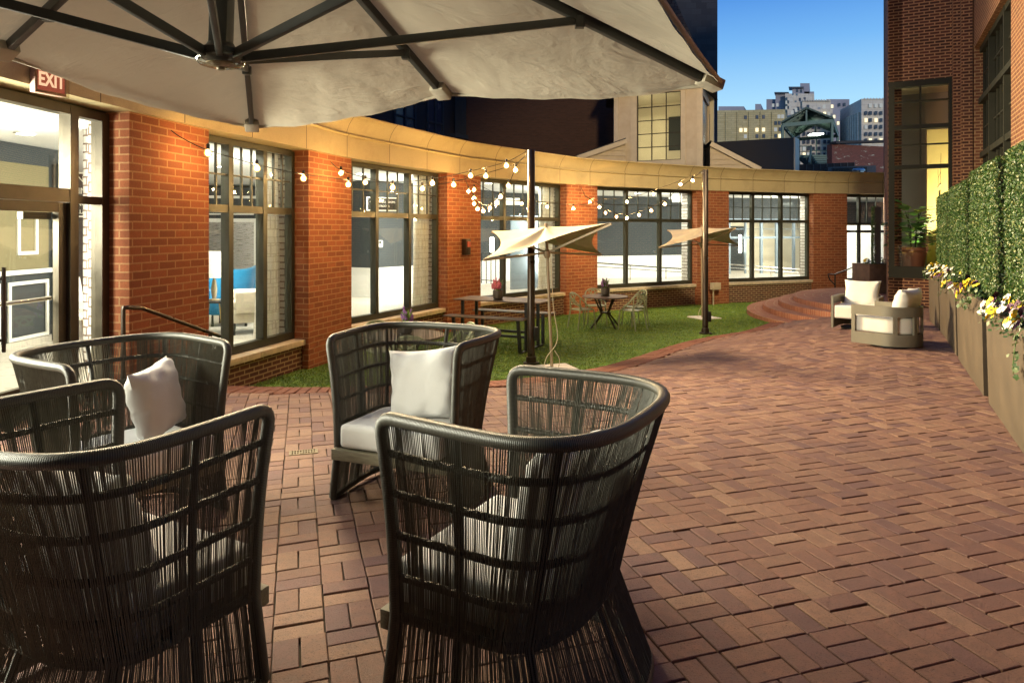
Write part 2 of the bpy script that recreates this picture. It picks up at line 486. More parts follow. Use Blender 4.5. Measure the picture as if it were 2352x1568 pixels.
def canopy_mat():
    m, nt, b, out = new_mat('canopy_cloth')
    tc = nt.nodes.new('ShaderNodeTexCoord').outputs['Object']
    mp = N(nt, 'ShaderNodeMapping'); mp.inputs['Rotation'].default_value = (0, 0, .45); mp.inputs['Scale'].default_value = (1., 3.2, 1.); L(nt, tc, mp.inputs[0])
    nz = N(nt, 'ShaderNodeTexNoise', Scale=2.2, Detail=5., Distortion=1.3); L(nt, mp.outputs[0], nz.inputs['Vector'])
    rd = ramp(nt, nz.outputs['Fac'], [(.40, (0,) * 3), (.5, (1,) * 3), (.6, (0,) * 3)])
    f = noise(nt, tc, 5, 4, .5)
    h = N(nt, 'ShaderNodeMath', operation='MULTIPLY_ADD'); L(nt, rd, h.inputs[0]); h.inputs[1].default_value = .16; L(nt, f, h.inputs[2])
    L(nt, ramp(nt, noise(nt, tc, 2.5, 4), [(.3, (.42, .375, .29)), (.7, (.48, .43, .335))]), b.inputs['Base Color'])
    b.inputs['Roughness'].default_value = .9; b.inputs['Specular IOR Level'].default_value = .15
    bump(nt, b, h.outputs[0], .5, .03)
    t = N(nt, 'ShaderNodeBsdfTranslucent'); t.inputs[0].default_value = (.45, .40, .32, 1)
    mx = N(nt, 'ShaderNodeMixShader'); mx.inputs[0].default_value = .12
    L(nt, b.outputs[0], mx.inputs[1]); L(nt, t.outputs[0], mx.inputs[2]); L(nt, mx.outputs[0], out.inputs[0])
    return m
M['canopy'] = canopy_mat()
M['sail'] = pbr('parasol_cloth', (.42, .37, .27), .9, 0, .1, 5, .3, 12)
M['gunmetal'] = pbr('gunmetal_paint', (.055, .06, .055), .45, .3, .15, 8)
M['bronze'] = pbr('bronze_pole', (.045, .033, .025), .35, .6, .15, 8)
M['black'] = pbr('black_metal', (.018, .018, .018), .4, .4, .2, 10)
M['frame'] = pbr('window_frame', (.050, .052, .038), .4, .4, .15, 5, spec=.5)
M['frame_dark'] = pbr('dark_window_frame', (.032, .033, .024), .7, 0., .15, 5, spec=.2)
M['doorframe'] = pbr('bronze_door_frame', (.062, .052, .036), .4, .5, .2, 5)
M['steel'] = pbr('brushed_steel', (.45, .43, .40), .3, .9, .2, 5, stretch=(1, 1, 20))
M['chrome'] = pbr('polished_bar', (.55, .52, .46), .18, 1., .1)
M['clear'] = glassmat('clear_plastic', (.80, .78, .72), 1.5, 1.5, rough=.05)
M['glass'] = glassmat('window_glass', (.93, .96, .95), 1.5, 1.6)
M['glass_dark'] = glassmat('dark_window_glass', (.30, .31, .32), 1.5, 2.2)

def fascia_mat():
    m, nt, b, out = new_mat('fascia_panel')
    uv = nt.nodes.new('ShaderNodeUVMap').outputs[0]; tc = nt.nodes.new('ShaderNodeTexCoord').outputs['Object']
    br = N(nt, 'ShaderNodeTexBrick', offset=0.)
    for k, v in (('Scale', 1.), ('Brick Width', 1.3), ('Row Height', 40.), ('Mortar Size', .007), ('Mortar Smooth', .1)): br.inputs[k].default_value = v
    mp = N(nt, 'ShaderNodeMapping'); mp.inputs['Location'].default_value = (.4, 10, 0); L(nt, uv, mp.inputs[0]); L(nt, mp.outputs[0], br.inputs['Vector'])
    br.inputs['Color1'].default_value = (.44, .37, .21, 1); br.inputs['Color2'].default_value = (.40, .33, .18, 1); br.inputs['Mortar'].default_value = (.05, .04, .02, 1)
    f = noise(nt, tc, 2.2, 5, .65); g = noise(nt, tc, 70, 4, .7)
    c = mixc(nt, .25, br.outputs['Color'], ramp(nt, g, [(.3, (.3,) * 3), (.7, (.7,) * 3)]), 'OVERLAY')
    c = mixc(nt, ramp(nt, f, [(.5, (0,) * 3), (.8, (.35,) * 3)]), c, (.16, .11, .055))
    L(nt, c, b.inputs['Base Color']); b.inputs['Roughness'].default_value = .6
    h = N(nt, 'ShaderNodeMath', operation='SUBTRACT'); L(nt, g, h.inputs[0]); L(nt, br.outputs['Fac'], h.inputs[1])
    bump(nt, b, h.outputs[0], .25, .006)
    return m
M['fascia'] = fascia_mat()
M['stone'] = pbr('limestone_sill', (.50, .42, .29), .8, 0, .2, 9, .6, 35)
M['planter'] = pbr('textured_planter', (.078, .057, .035), .8, .1, .25, 3, .9, 160)
M['corten'] = pbr('rusty_planter', (.16, .10, .065), .85, 0, .3, 5, .5, 90)
M['armframe'] = pbr('taupe_aluminium', (.19, .17, .125), .5, .2, .08, 4)
M['sage'] = pbr('sage_resin', (.26, .30, .18), .45, 0, .1, 6)
M['tabletop'] = pbr('dark_slat_top', (.085, .062, .045), .5, 0, .3, 9, .2, 40, stretch=(1, 14, 1))
M['terracotta'] = pbr('terracotta', (.35, .13, .07), .7)
M['pot'] = pbr('dark_pot', (.05, .045, .035), .5)
M['potting'] = pbr('potting_soil', (.025, .018, .012), .95, 0, .4, 60, .6)
M['intfloor'] = pbr('pale_plank_floor', (.55, .50, .42), .35, 0, .12, 3, .1, 30, stretch=(1, 10, 1))
M['ceiling'] = pbr('white_ceiling', (.75, .74, .70), .9, 0, .02)
M['slate'] = pbr('slate_wall_paint', (.034, .040, .041), .8, 0, .1, 2)
M['wainscot'] = pbr('white_wainscot', (.72, .71, .66), .6, 0, .03)
M['moulding'] = pbr('white_moulding', (.75, .73, .66), .6, 0, .03)
M['cream_wall'] = pbr('cream_wall_paint', (.62, .56, .42), .85, 0, .05, 2)
M['yellow_wall'] = pbr('yellow_wall_paint', (.55, .44, .16), .85, 0, .06, 2)
M['mullblue'] = pbr('bluegrey_mullion', (.19, .24, .28), .5, .1, .08)
M['burlap'] = pbr('woven_wallcover', (.19, .16, .08), .9, 0, .25, 60, .4, 120, stretch=(12, 12, .6))
M['siding'] = None
def siding_mat():
    m, nt, b, out = new_mat('clapboard_siding')
    tc = nt.nodes.new('ShaderNodeTexCoord').outputs['Object']
    f = noise(nt, tc, 3, 5, .65)
    L(nt, ramp(nt, f, [(.3, (.50, .40, .28)), (.75, (.60, .51, .38))]), b.inputs['Base Color'])
    b.inputs['Roughness'].default_value = .7
    return m
M['siding'] = siding_mat()
M['trim'] = pbr('cream_trim', (.58, .49, .36), .6, 0, .08, 4)
M['shingle'] = brickmat('roof_shingle', (.09, .075, .05), (.06, .05, .035), (.02, .018, .014), .25, .16, .012, bmp=1.)
M['roofing'] = pbr('roof_membrane', (.04, .038, .036), .9, 0, .2, 2)
M['duct'] = pbr('dark_cladding', (.03, .024, .02), .8, 0, .25, 2, .2, 40)
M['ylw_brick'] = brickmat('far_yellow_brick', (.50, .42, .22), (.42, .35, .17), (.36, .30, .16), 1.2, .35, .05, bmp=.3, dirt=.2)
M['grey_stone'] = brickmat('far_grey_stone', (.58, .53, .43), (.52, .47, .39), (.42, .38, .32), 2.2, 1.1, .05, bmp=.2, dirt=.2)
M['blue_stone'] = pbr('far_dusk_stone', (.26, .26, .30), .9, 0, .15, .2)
M['far_dark'] = pbr('far_window_dark', (.03, .04, .06), .2, 0, .2, 1)
M['far_lit'] = emitmat('far_window_lit', (1., .86, .55), 1.3, 'NONE')
M['far_dim'] = emitmat('far_window_dim', (.75, .80, .80), .45, 'NONE')
M['greensteel'] = pbr('green_painted_steel', (.10, .16, .13), .6, .2, .2, 5)
M['greenroof'] = pbr('green_metal_roof', (.05, .085, .07), .6, .3, .2, 2)
M['hvac'] = pbr('galvanised_unit', (.09, .09, .085), .6, .4, .2, 3)
M['filament'] = emitmat('filament_glow', (1., .62, .25), 1350.)
def bulb_mat():
    m, nt, b, out = new_mat('bulb_halo_glass'); nt.nodes.remove(b)
    t = N(nt, 'ShaderNodeBsdfTransparent'); t.inputs[0].default_value = (1, .93, .8, 1)
    e = N(nt, 'ShaderNodeEmission'); e.inputs[0].default_value = (1, .56, .16, 1); e.inputs[1].default_value = 1.6  # shell glows to put a golden halo around the bright core
    mx = N(nt, 'ShaderNodeMixShader'); mx.inputs[0].default_value = .5
    L(nt, t.outputs[0], mx.inputs[1]); L(nt, e.outputs[0], mx.inputs[2]); L(nt, mx.outputs[0], out.inputs[0]); m.cycles.emission_sampling = 'NONE'
    return m
M['bulb'] = bulb_mat()
M['downlight'] = emitmat('downlight_glow', (1., .95, .82), 25., 'NONE')
M['exit_red'] = emitmat('exit_red_glow', (1., .20, .14), .42, 'NONE')
M['exit_letter'] = emitmat('exit_letter_glow', (1., .62, .42), 1.6, 'NONE')
M['exit_face'] = pbr('exit_face', (.45, .30, .26), .5)
M['led'] = emitmat('led_red', (1., .08, .15), 3., 'NONE')
M['strip'] = emitmat('strip_lamp_glow', (.9, 1., .85), 12., 'NONE')
M['sconce'] = emitmat('sconce_glow', (1., .93, .78), 14., 'NONE')
M['shade'] = pbr('white_lampshade', (.75, .70, .58), .8)
M['signblack'] = pbr('sign_black', (.02, .02, .02), .5)
M['signwhite'] = pbr('sign_white', (.80, .78, .70), .5)
M['red_sign'] = pbr('pink_sign', (.40, .12, .10), .5)
M['brass'] = pbr('brass', (.19, .15, .085), .6, .2, .2, 20)
M['goldleg'] = pbr('gold_leg', (.55, .40, .14), .35, .7)
M['rope'] = pbr('pale_rope', (.60, .52, .38), .9)
M['plate'] = pbr('white_base_plate', (.70, .68, .62), .5, 0, .1)
M['aluminium'] = pbr('champagne_pole', (.34, .27, .19), .4, .5, .1)
M['beige'] = pbr('beige_box', (.45, .38, .26), .6)
M['mesh_red'] = pbr('alarm_red', (.30, .05, .03), .4)

def curtain_mat():
    m, nt, b, out = new_mat('lattice_print_curtain')
    uv = nt.nodes.new('ShaderNodeUVMap').outputs[0]
    def br(bw, rh, off):
        n = N(nt, 'ShaderNodeTexBrick', offset=off)
        for k, v in (('Scale', 1.), ('Brick Width', bw), ('Row Height', rh), ('Mortar Size', .006), ('Mortar Smooth', 0.)): n.inputs[k].default_value = v
        L(nt, uv, n.inputs['Vector']); return n.outputs['Fac']
    a = br(.17, .13, .5); c2 = br(.115, .21, .5)
    mx = N(nt, 'ShaderNodeMath', operation='MULTIPLY'); L(nt, a, mx.inputs[0]); mx.inputs[1].default_value = 1.
    mm = N(nt, 'ShaderNodeMath', operation='MAXIMUM'); L(nt, a, mm.inputs[0]); L(nt, c2, mm.inputs[1])
    L(nt, mixc(nt, mm.outputs[0], (.80, .77, .69), (.60, .56, .47)), b.inputs['Base Color'])
    b.inputs['Roughness'].default_value = .9
    src = b.inputs['Base Color'].links[0].from_socket
    t = N(nt, 'ShaderNodeBsdfTranslucent'); L(nt, src, t.inputs[0]); ms = N(nt, 'ShaderNodeMixShader'); ms.inputs[0].default_value = .45
    L(nt, b.outputs[0], ms.inputs[1]); L(nt, t.outputs[0], ms.inputs[2]); L(nt, ms.outputs[0], out.inputs[0])
    return m
M['curtain'] = curtain_mat()

def peel_mat():
    m = brickmat('peeling_painted_brick', (.20, .075, .055), (.15, .06, .045), (.12, .06, .05), .22, .075, .012, bmp=.5, dirt=.1)
    nt = m.node_tree; b = [n for n in nt.nodes if n.type == 'BSDF_PRINCIPLED'][0]
    src = b.inputs['Base Color'].links[0].from_socket
    tc = nt.nodes.new('ShaderNodeTexCoord').outputs['Object']
    mp = N(nt, 'ShaderNodeMapping'); mp.inputs['Scale'].default_value = (1, 1, 3.2); L(nt, tc, mp.inputs[0])
    f = noise(nt, mp.outputs[0], 1.4, 7, .75)
    L(nt, mixc(nt, ramp(nt, f, [(.58, (0,) * 3), (.62, (1,) * 3)]), src, (.42, .42, .32)), b.inputs['Base Color'])
    return m
M['brick_paint'] = peel_mat()
# ================================================================= ground, paving, lawn, steps
g = MB(); g.add([(-400, -200, -2.9), (400, -200, -2.9), (400, 700, -2.9), (-400, 700, -2.9)], [(0, 1, 2, 3)])
tag(g.build('ground', M['asphalt']), kind='structure')

CURB_IN = [(-4.3, 7.95), (-3.4, 7.84), (-2.1, 7.86), (-.27, 8.36), (1.04, 9.44), (1.94, 10.7), (2.97, 12.4), (3.8, 13.5), (4.95, 14.9), (6.35, 16.75), (6.9, 17.4)]
curb_c = resample(catmull(CURB_IN, 8), .1035)
def offset_path(P, d):
    T = np.gradient(P, axis=0); T /= np.linalg.norm(T, axis=1)[:, None]
    return P + np.stack([T[:, 1], -T[:, 0]], 1) * d
CW = .44
curb_out = offset_path(curb_c, CW)
STEP_C = (11.4, 17.47); STEP_R = [5.1, 4.68, 4.28, 3.9]; STEP_Z = [-2.175, -2.045, -1.915, -1.79]

# patio outline (plan)
patio_poly = [(-4.35, .2)] + [(-4.3, 7.6)] + [tuple(p) for p in curb_out[2::4]] + [(7.2, 17.2), (7.1, 16.6), (7.6, 15.4), (8.3, 14.4), (9.2, 16.2), (11., 15.2), (9.9, 13.), (6.2, 6.), (3.4, .2)]

# mortar bed following the patio surface
xs = np.arange(-4.6, 11.2, .2); ys = np.arange(0, 17.4, .2)
GX, GY = np.meshgrid(xs, ys); GZ = zg(GX, GY) - .021
V = np.stack([GX, GY, GZ], -1).reshape(-1, 3); nx = len(xs)
ii, jj = np.meshgrid(np.arange(len(xs) - 1), np.arange(len(ys) - 1))
cx, cy = xs[ii] + .1, ys[jj] + .1
keep = inpoly(cx, cy, patio_poly + []) 
Fq = np.stack([jj * nx + ii, jj * nx + ii + 1, (jj + 1) * nx + ii + 1, (jj + 1) * nx + ii], -1)[keep]
o = fastmesh('patio', V, Fq, M['joint'], smooth=True); tag(o, kind='structure')

def pavers(cen, ua, la, lb, zf, jit=.0018, drop=.024, cham=.0028, rng=RNG):
    """cen (n,2) centres, ua (n,2) unit long axis, la/lb half sizes -> chamfered bricks, 9 quads each"""
    n = len(cen); ub = np.stack([-ua[:, 1], ua[:, 0]], 1)
    sg = np.array([(-1, -1), (1, -1), (1, 1), (-1, 1)], float)
    la = np.broadcast_to(la, n)[:, None]; lb = np.broadcast_to(lb, n)[:, None]
    off = rng.normal(0, .0012, (n, 2)); rot = rng.normal(0, .006, n)
    ca, sa = np.cos(rot)[:, None], np.sin(rot)[:, None]
    ua2 = ua * ca + ub * sa; ub2 = ub * ca - ua * sa
    c = cen + off
    dz = rng.normal(0, jit, n); tl = rng.normal(0, .004, (n, 2))
    rings = []
    for (ins, z) in ((cham, 0.), (0., -cham), (0., -drop)):
        A = sg[None, :, 0] * (la - ins); B = sg[None, :, 1] * (lb - ins)
        P = c[:, None, :] + ua2[:, None, :] * A[..., None] + ub2[:, None, :] * B[..., None]
        Z = zf(P[..., 0], P[..., 1]) + dz[:, None] + A * tl[:, :1] + B * tl[:, 1:] + z
        rings.append(np.concatenate([P, Z[..., None]], -1))
    V = np.stack(rings, 1).reshape(-1, 3)
    base = (np.arange(n) * 12)[:, None]
    q = [[0, 1, 2, 3]]
    for r in (0, 4):
        for k in range(4): q.append([r + 4 + k, r + 4 + (k + 1) % 4, r + (k + 1) % 4, r + k])
    Fq = (base[:, None, :] + np.array(q)[None]).reshape(-1, 4)
    return V, Fq

# basket-weave field: pairs of clay bricks on a square grid turned 17 degrees
ang = math.atan2(-.2985, .954); e1 = np.array([.954, .2985]); e2 = np.array([-.2985, .954]); CELL = .2035
a = np.arange(-40, 90); b = np.arange(0, 105)
A, B = np.meshgrid(a, b); A = A.ravel(); B = B.ravel()
row_slip = np.cumsum(RNG.normal(0, .0015, 400))
cen = A[:, None] * e1 * CELL + B[:, None] * e2 * CELL + np.array([-.03, .11])
cen = cen + e1 * (np.sin(B * .23) * .006)[:, None] + e2 * (np.sin(A * .31) * .006)[:, None]
ok = inpoly(cen[:, 0], cen[:, 1], patio_poly)
# keep what the place shows: drop cells hidden under the near-left corner behind the camera
A, B, cen = A[ok], B[ok], cen[ok]
par = (A + B) % 2 == 0
C_, U_ = [], []
for s in (-1, 1):
    C_.append(cen[par] + e2 * s * CELL / 4); U_.append(np.tile(e1, (par.sum(), 1)))
    C_.append(cen[~par] + e1 * s * CELL / 4); U_.append(np.tile(e2, ((~par).sum(), 1)))
C_ = np.concatenate(C_); U_ = np.concatenate(U_)
V, Fq = pavers(C_, U_, CELL / 2 - .0030, CELL / 4 - .0030, zg)
o = fastmesh('brick_paving', V, Fq, M['paver']); tag(o, kind='structure')

# curb band of radial bricks between lawn and patio, with its riser
T = np.gradient(curb_c, axis=0); T /= np.linalg.norm(T, axis=1)[:, None]; NR = np.stack([T[:, 1], -T[:, 0]], 1)
cc, uu = [], []
for d in (.11, .33):
    cc.append(curb_c + NR * d); uu.append(NR)
cb = tag(thing('brick_curb', 'curved band of radial red bricks edging the lawn', 'curb', (1, 9.4, -2)), None)
V, Fq = pavers(np.concatenate(cc), np.concatenate(uu), .106, .0485, lambda x, y: zg(x, y) + .004, drop=.05)
o = fastmesh('brick_band', V - np.array([1, 9.4, -2]), Fq, M['curb_brick'], cb)
mb = MB()
path = [(p[0], p[1], zgf(p[0], p[1])) for p in curb_c]
mb.sweep(path, [(.43, -.02), (.004, -.02), (.004, -.5)])
mb.build('curb_riser', M['brick_step'], cb, smooth=True)

# artificial lawn
BW = [(-4.2, 7.6), (-3.9, 9.), (-3.3, 10.8), (-2.95, 12.1), (-1.5, 15.0), (-.7, 16.1), (1.4, 18.8), (2.5, 19.9), (5.75, 21.8), (7.1, 22.6), (9.3, 23.4)]
lawn_poly = [tuple(p) for p in curb_c[::3]] + [(6.7, 17.3), (6.35, 18.2), (6.6, 19.2), (7.3, 20.4), (8.6, 21.6), (9.3, 22.6)] + BW[::-1]
xs = np.arange(-5, 10, .3); ys = np.arange(7, 24.2, .3); GX, GY = np.meshgrid(xs, ys); nx = len(xs)
V = np.stack([GX, GY, -2.17 - .017 * (GY - 10.6) + .006 * np.sin(GX * 2.1) * np.sin(GY * 1.7)], -1).reshape(-1, 3)
ii, jj = np.meshgrid(np.arange(len(xs) - 1), np.arange(len(ys) - 1))
cx, cy = xs[ii] + .15, ys[jj] + .15
big = [(p[0], p[1]) for p in lawn_poly]
keep = inpoly(cx, cy, big)
for dx in (-.3, 0, .3):
    for dy in (-.3, 0, .3): keep |= inpoly(cx + dx, cy + dy, big)
keep &= ~inpoly(cx, cy, patio_poly)
Fq = np.stack([jj * nx + ii, jj * nx + ii + 1, (jj + 1) * nx + ii + 1, (jj + 1) * nx + ii], -1)[keep]
tag(fastmesh('lawn', V, Fq, M['soil'], smooth=True), kind='structure')
n = 330000
bx = RNG.uniform(-4.3, 9.3, n); by = RNG.uniform(7.8, 23.3, n)
# thin out with distance so that near turf is densest
ok = inpoly(bx, by, big) & (RNG.uniform(0, 1, n) < np.clip(1.45 - by / 24, .5, 1))
bx, by = bx[ok], by[ok]; n = len(bx)
th = RNG.uniform(0, 2 * np.pi, n); wd = RNG.uniform(.004, .008, n) * (1 + by / 30); ht = RNG.uniform(.011, .024, n)
ln = RNG.normal(0, .010, (n, 2)) + np.array([.004, -.006])
bz = -2.17 - .017 * (by - 10.6) + .006 * np.sin(bx * 2.1) * np.sin(by * 1.7)
p0 = np.stack([bx - np.cos(th) * wd, by - np.sin(th) * wd, bz - .004], 1); p1 = np.stack([bx + np.cos(th) * wd, by + np.sin(th) * wd, bz - .004], 1)
p2 = np.stack([bx + ln[:, 0], by + ln[:, 1], bz + ht], 1)
V = np.stack([p0, p1, p2], 1).reshape(-1, 3); Fq = np.arange(3 * n).reshape(-1, 3)
tag(fastmesh('grass', V, Fq, M['turf']), kind='stuff')

# round brick steps up to the far door
st = thing('brick_steps', 'four curved brick steps rising from lawn to far door', 'steps', (9., 18., -2.3))
for k in range(4):
    z1 = STEP_Z[k]; z0 = -2.6 if k == 0 else STEP_Z[k - 1] - .002; r = STEP_R[k]
    a0, a1 = R(100), R(222 if k < 3 else 214); n = 90
    arc = [(STEP_C[0] + math.cos(a0 + (a1 - a0) * i / n) * r, STEP_C[1] + math.sin(a0 + (a1 - a0) * i / n) * r) for i in range(n + 1)]
    mb = MB(); wdt = .62 if k < 3 else 3.2
    mb.sweep(arc, [(0, z0), (0, z1 - .008), (-.008, z1), (-.30, z1)])
    if k == 3:
        mb.sweep(arc, [(-.30, z1), (-3.0, z1)])
    else: mb.sweep(arc, [(-.30, z1), (-.62, z1)])
    # arcs run counter-clockwise so the right-hand normal points outward
    ob = mb.build('landing' if k == 3 else 'step', M['brick_step'], st, smooth=False, weld=True)
    ob.data.polygons.foreach_set('use_smooth', [True] * len(ob.data.polygons)); ob.data.set_sharp_from_angle(angle=R(40))
# ================================================================= the curved one-storey building
bd = thing('curved_building', 'curved single-storey red brick building with tall lit windows around the lawn', 'building', (0, 16, -2.3))
FLOOR_Z = -1.69
ZB, ZT, ZS = -1.70, 1.22, .285      # window bottom, head, transom
def v2(p): return Vector((p[0], p[1]))
# piers: front-left corner, front-right corner (plan)
PIER = [((-4.02, 7.17), (-3.77, 8.49)), ((-3.17, 10.63), (-2.81, 11.95)), ((-1.41, 14.85), (-.73, 15.9)), ((1.48, 18.54), (2.42, 19.36)),
        ((5.81, 21.4), (6.98, 21.97)), ((10.26, 23.23), (11.53, 23.49))]
REC = .28
for (p, q) in PIER:
    p, q = v2(p), v2(q); U = (q - p).normalized(); Nn = Vector((U.y, -U.x)); ln = (q - p).length
    mb = MB(); mb.obox((p.x, p.y, 0), U, Nn, (0, ln), (-.42, 0), (-2.75, 1.26)); mb.build('pier', M['brick_pier'], bd)
    mb = MB(); mb.obox((p.x, p.y, 0), U, Nn, (.0, ln), (-.75 if p.y > 8 else -.5, -.421), (FLOOR_Z, 1.24)); mb.build('inner_pier', M['brick_white'], bd)
M['window_bays'] = None
def bay_frame(mb, O, U, Nn, ln, nl, cols, fr=.075, dp=.09):
    mb.obox(O, U, Nn, (0, fr), (-dp, dp * .4), (ZB, ZT)); mb.obox(O, U, Nn, (ln - fr, ln), (-dp, dp * .4), (ZB, ZT))
    mb.obox(O, U, Nn, (fr, ln - fr), (-dp, dp * .38), (ZT - .07, ZT)); mb.obox(O, U, Nn, (fr, ln - fr), (-dp, dp * .38), (ZB, ZB + .11))
    for k in range(1, nl):
        c = ln * k / nl; mb.obox(O, U, Nn, (c - .045, c + .045), (-dp, dp * .46), (ZB + .11, ZT - .07))
    for k in range(nl):
        a = ln * k / nl + (fr if k == 0 else .045); b = ln * (k + 1) / nl - (fr if k == nl - 1 else .045)
        mb.obox(O, U, Nn, (a, b), (-dp, dp * .36), (ZS - .05, ZS + .05))
        for c in range(1, cols):
            x = a + (b - a) * c / cols; mb.obox(O, U, Nn, (x - .011, x + .011), (-.02, .012), (ZS + .05, ZT - .07))
        zm = (ZS + .05 + ZT - .07) / 2
        mb.obox(O, U, Nn, (a, b), (-.018, .010), (zm - .011, zm + .011))
bays = []
for i in range(5):
    A = v2(PIER[i][1]); Bq = v2(PIER[i + 1][0])
    nA = (v2(PIER[i][1]) - v2(PIER[i][0])).normalized(); nB = (v2(PIER[i + 1][1]) - v2(PIER[i + 1][0])).normalized()
    A = A + Vector((nA.y, -nA.x)) * -REC; Bq = Bq + Vector((nB.y, -nB.x)) * -REC
    U = (Bq - A).normalized(); Nn = Vector((U.y, -U.x)); ln = (Bq - A).length
    O = (A.x, A.y, 0); bays.append((O, U, Nn, ln))
    mb = MB(); bay_frame(mb, O, U, Nn, ln, 3, 3); w = mb.build('window', M['frame'], bd)
    mb = MB(); mb.obox(O, U, Nn, (.05, ln - .05), (-.045, -.038), (ZB + .05, ZT - .03)); mb.build('pane', M['glass'], w)
    mb = MB(); mb.obox(O, U, Nn, (-.02, ln + .02), (-.12, .17), (-2.75, -1.79)); mb.build('base_wall', M['brick_base'], bd)
    mb = MB()
    k = 2 if ln < 3 else 3
    for q in range(k): mb.obox(O, U, Nn, (ln * q / k + .003, ln * (q + 1) / k - .003), (-.1, .24), (-1.79, ZB - .002))
    mb.build('sill', M['stone'], bd, bevel=.012)
# storefront with the lobby door, left of the first pier, and its continuation behind the camera
S0 = Vector((-4.29, 7.22)); SU = Vector((-.1045, -.9945)); SN = Vector((.9945, -.1045)); FLOOR = -1.69
O = (S0.x, S0.y, 0)
mb = MB()
for (a, b) in ((.0, .11), (.44, .55)): mb.obox(O, SU, SN, (a, b), (-.09, .035), (FLOOR, ZT))
for (a, b) in ((2.42, 2.52), (3.5, 3.6), (4.7, 4.8), (5.9, 6.0)): mb.obox(O, SU, SN, (a, b), (-.09, .035), (FLOOR, ZT))
mb.obox(O, SU, SN, (.11, 6.), (-.09, .032), (ZT - .09, ZT))
mb.obox(O, SU, SN, (.11, .44), (-.09, .03), (.26, .34)); mb.obox(O, SU, SN, (.55, 2.42), (-.09, .03), (.27, .40))
mb.obox(O, SU, SN, (.11, .44), (-.09, .03), (FLOOR, FLOOR + .1)); mb.obox(O, SU, SN, (2.52, 6.), (-.09, .03), (FLOOR, FLOOR + .1))
sf = mb.build('storefront', M['doorframe'], bd)
mb = MB(); mb.obox(O, SU, SN, (.1, 6.), (-.046, -.04), (.36, ZT - .05)); mb.obox(O, SU, SN, (.1, .45), (-.046, -.04), (FLOOR, .3)); mb.obox(O, SU, SN, (2.5, 6.), (-.046, -.04), (FLOOR, .3)); mb.build('pane', M['glass'], sf)
for (a, b, hx) in ((.56, 1.485, 1.36), (1.495, 2.41, 1.62)):
    mb = MB()
    for (c, d) in ((a, a + .1), (b - .1, b)): mb.obox(O, SU, SN, (c, d), (-.06, .0), (FLOOR + .02, .265))
    mb.obox(O, SU, SN, (a + .1, b - .1), (-.06, -.002), (.17, .265)); mb.obox(O, SU, SN, (a + .1, b - .1), (-.06, -.002), (FLOOR + .02, FLOOR + .27))
    dr = mb.build('door', M['doorframe'], bd)
    mb = MB(); mb.obox(O, SU, SN, (a + .08, b - .08), (-.033, -.027), (FLOOR + .2, .2)); mb.build('pane', M['glass'], dr)
    mb = MB(); P = Vector(O) + Vector((SU.x, SU.y, 0)) * hx + Vector((SN.x, SN.y, 0)) * .07
    mb.tube([P + Vector((0, 0, -1.05)), P + Vector((0, 0, -.32))], .016, 10)
    for z in (-.95, -.42): mb.tube([P + Vector((0, 0, z)), P + Vector((0, 0, z)) - Vector((SN.x, SN.y, 0)) * .08], .011, 8)
    mb.build('handle', M['bronze'], dr, smooth=True)
    mb = MB(); mb.tube([Vector(O) + Vector((SU.x, SU.y, 0)) * (a + .06) + Vector((-SN.x * .12, -SN.y * .12, -.66)), Vector(O) + Vector((SU.x, SU.y, 0)) * (b - .06) + Vector((-SN.x * .12, -SN.y * .12, -.66))], .02, 10)
    mb.build('push_bar', M['chrome'], dr, smooth=True)
    mb = MB(); mb.obox(O, SU, SN, (a + .12, a + .45), (-.12, -.062), (.10, .165)); mb.build('door_closer', M['doorframe'], dr)
# far door bay beside the tower
A = v2(PIER[5][1]); O6 = (A.x - .03, A.y + .28, 0); U6 = Vector((.985, .17)).normalized(); N6 = Vector((U6.y, -U6.x))
mb = MB()
for x in (0, .62, 1.7, 2.6): mb.obox(O6, U6, N6, (x, x + .07), (-.09, .035), (-1.9, ZT))
for z in (1.14, .16, -.10): mb.obox(O6, U6, N6, (.07, 2.6), (-.09, .03), (z, z + .09))
for x in (.95, 1.3, 2.1): mb.obox(O6, U6, N6, (x, x + .02), (-.03, .01), (.25, 1.14))
mb.obox(O6, U6, N6, (.07, 2.6), (-.03, .01), (.68, .70))
fd = mb.build('window', M['frame_dark'], bd)
mb = MB(); mb.obox(O6, U6, N6, (-.2, 5.5), (-2.0, -1.9), (FLOOR, .2)); mb.build('low_wall', M['wainscot'], bd)
mb = MB(); mb.obox(O6, U6, N6, (.05, 2.62), (-.045, -.04), (-1.9, ZT)); mb.build('pane', M['glass'], fd)
# fascia: lower flat band, bead, raked upper band and coping
FP = [(-4.6, .6), (-4.45, 3.), (-4.24, 5.4), (-4.0, 7.17), (-3.75, 8.49), (-3.17, 10.6), (-2.8, 11.95), (-1.45, 14.8), (-.75, 15.9), (1.4, 18.47), (2.4, 19.36), (5.75, 21.36), (6.98, 21.97), (10.2, 23.22), (11.53, 23.5), (15., 24.)]
fp = resample(catmull(FP, 8), .28)
mb = MB(); mb.sweep(fp, [(-.42, 1.245), (.06, 1.245), (.06, 1.61)]); f0 = mb.build('fascia', M['fascia'], bd, smooth=True)
mb = MB(); mb.sweep(fp, [(.06, 1.61), (.085, 1.615), (.10, 1.635), (.085, 1.655), (.05, 1.66)]); mb.build('bead', M['fascia'], f0, smooth=True)
mb = MB(); mb.sweep(fp, [(.05, 1.66), (.06, 1.70), (.10, 1.80), (.17, 1.90), (.22, 1.945), (.235, 1.95), (.235, 1.975), (.10, 1.985), (-.20, 1.93)]); mb.build('cornice', M['fascia'], f0, smooth=True)
mb = MB(); mb.sweep(fp, [(-.2, 1.90), (-14., 1.90)]); mb.build('roof', M['roofing'], bd)
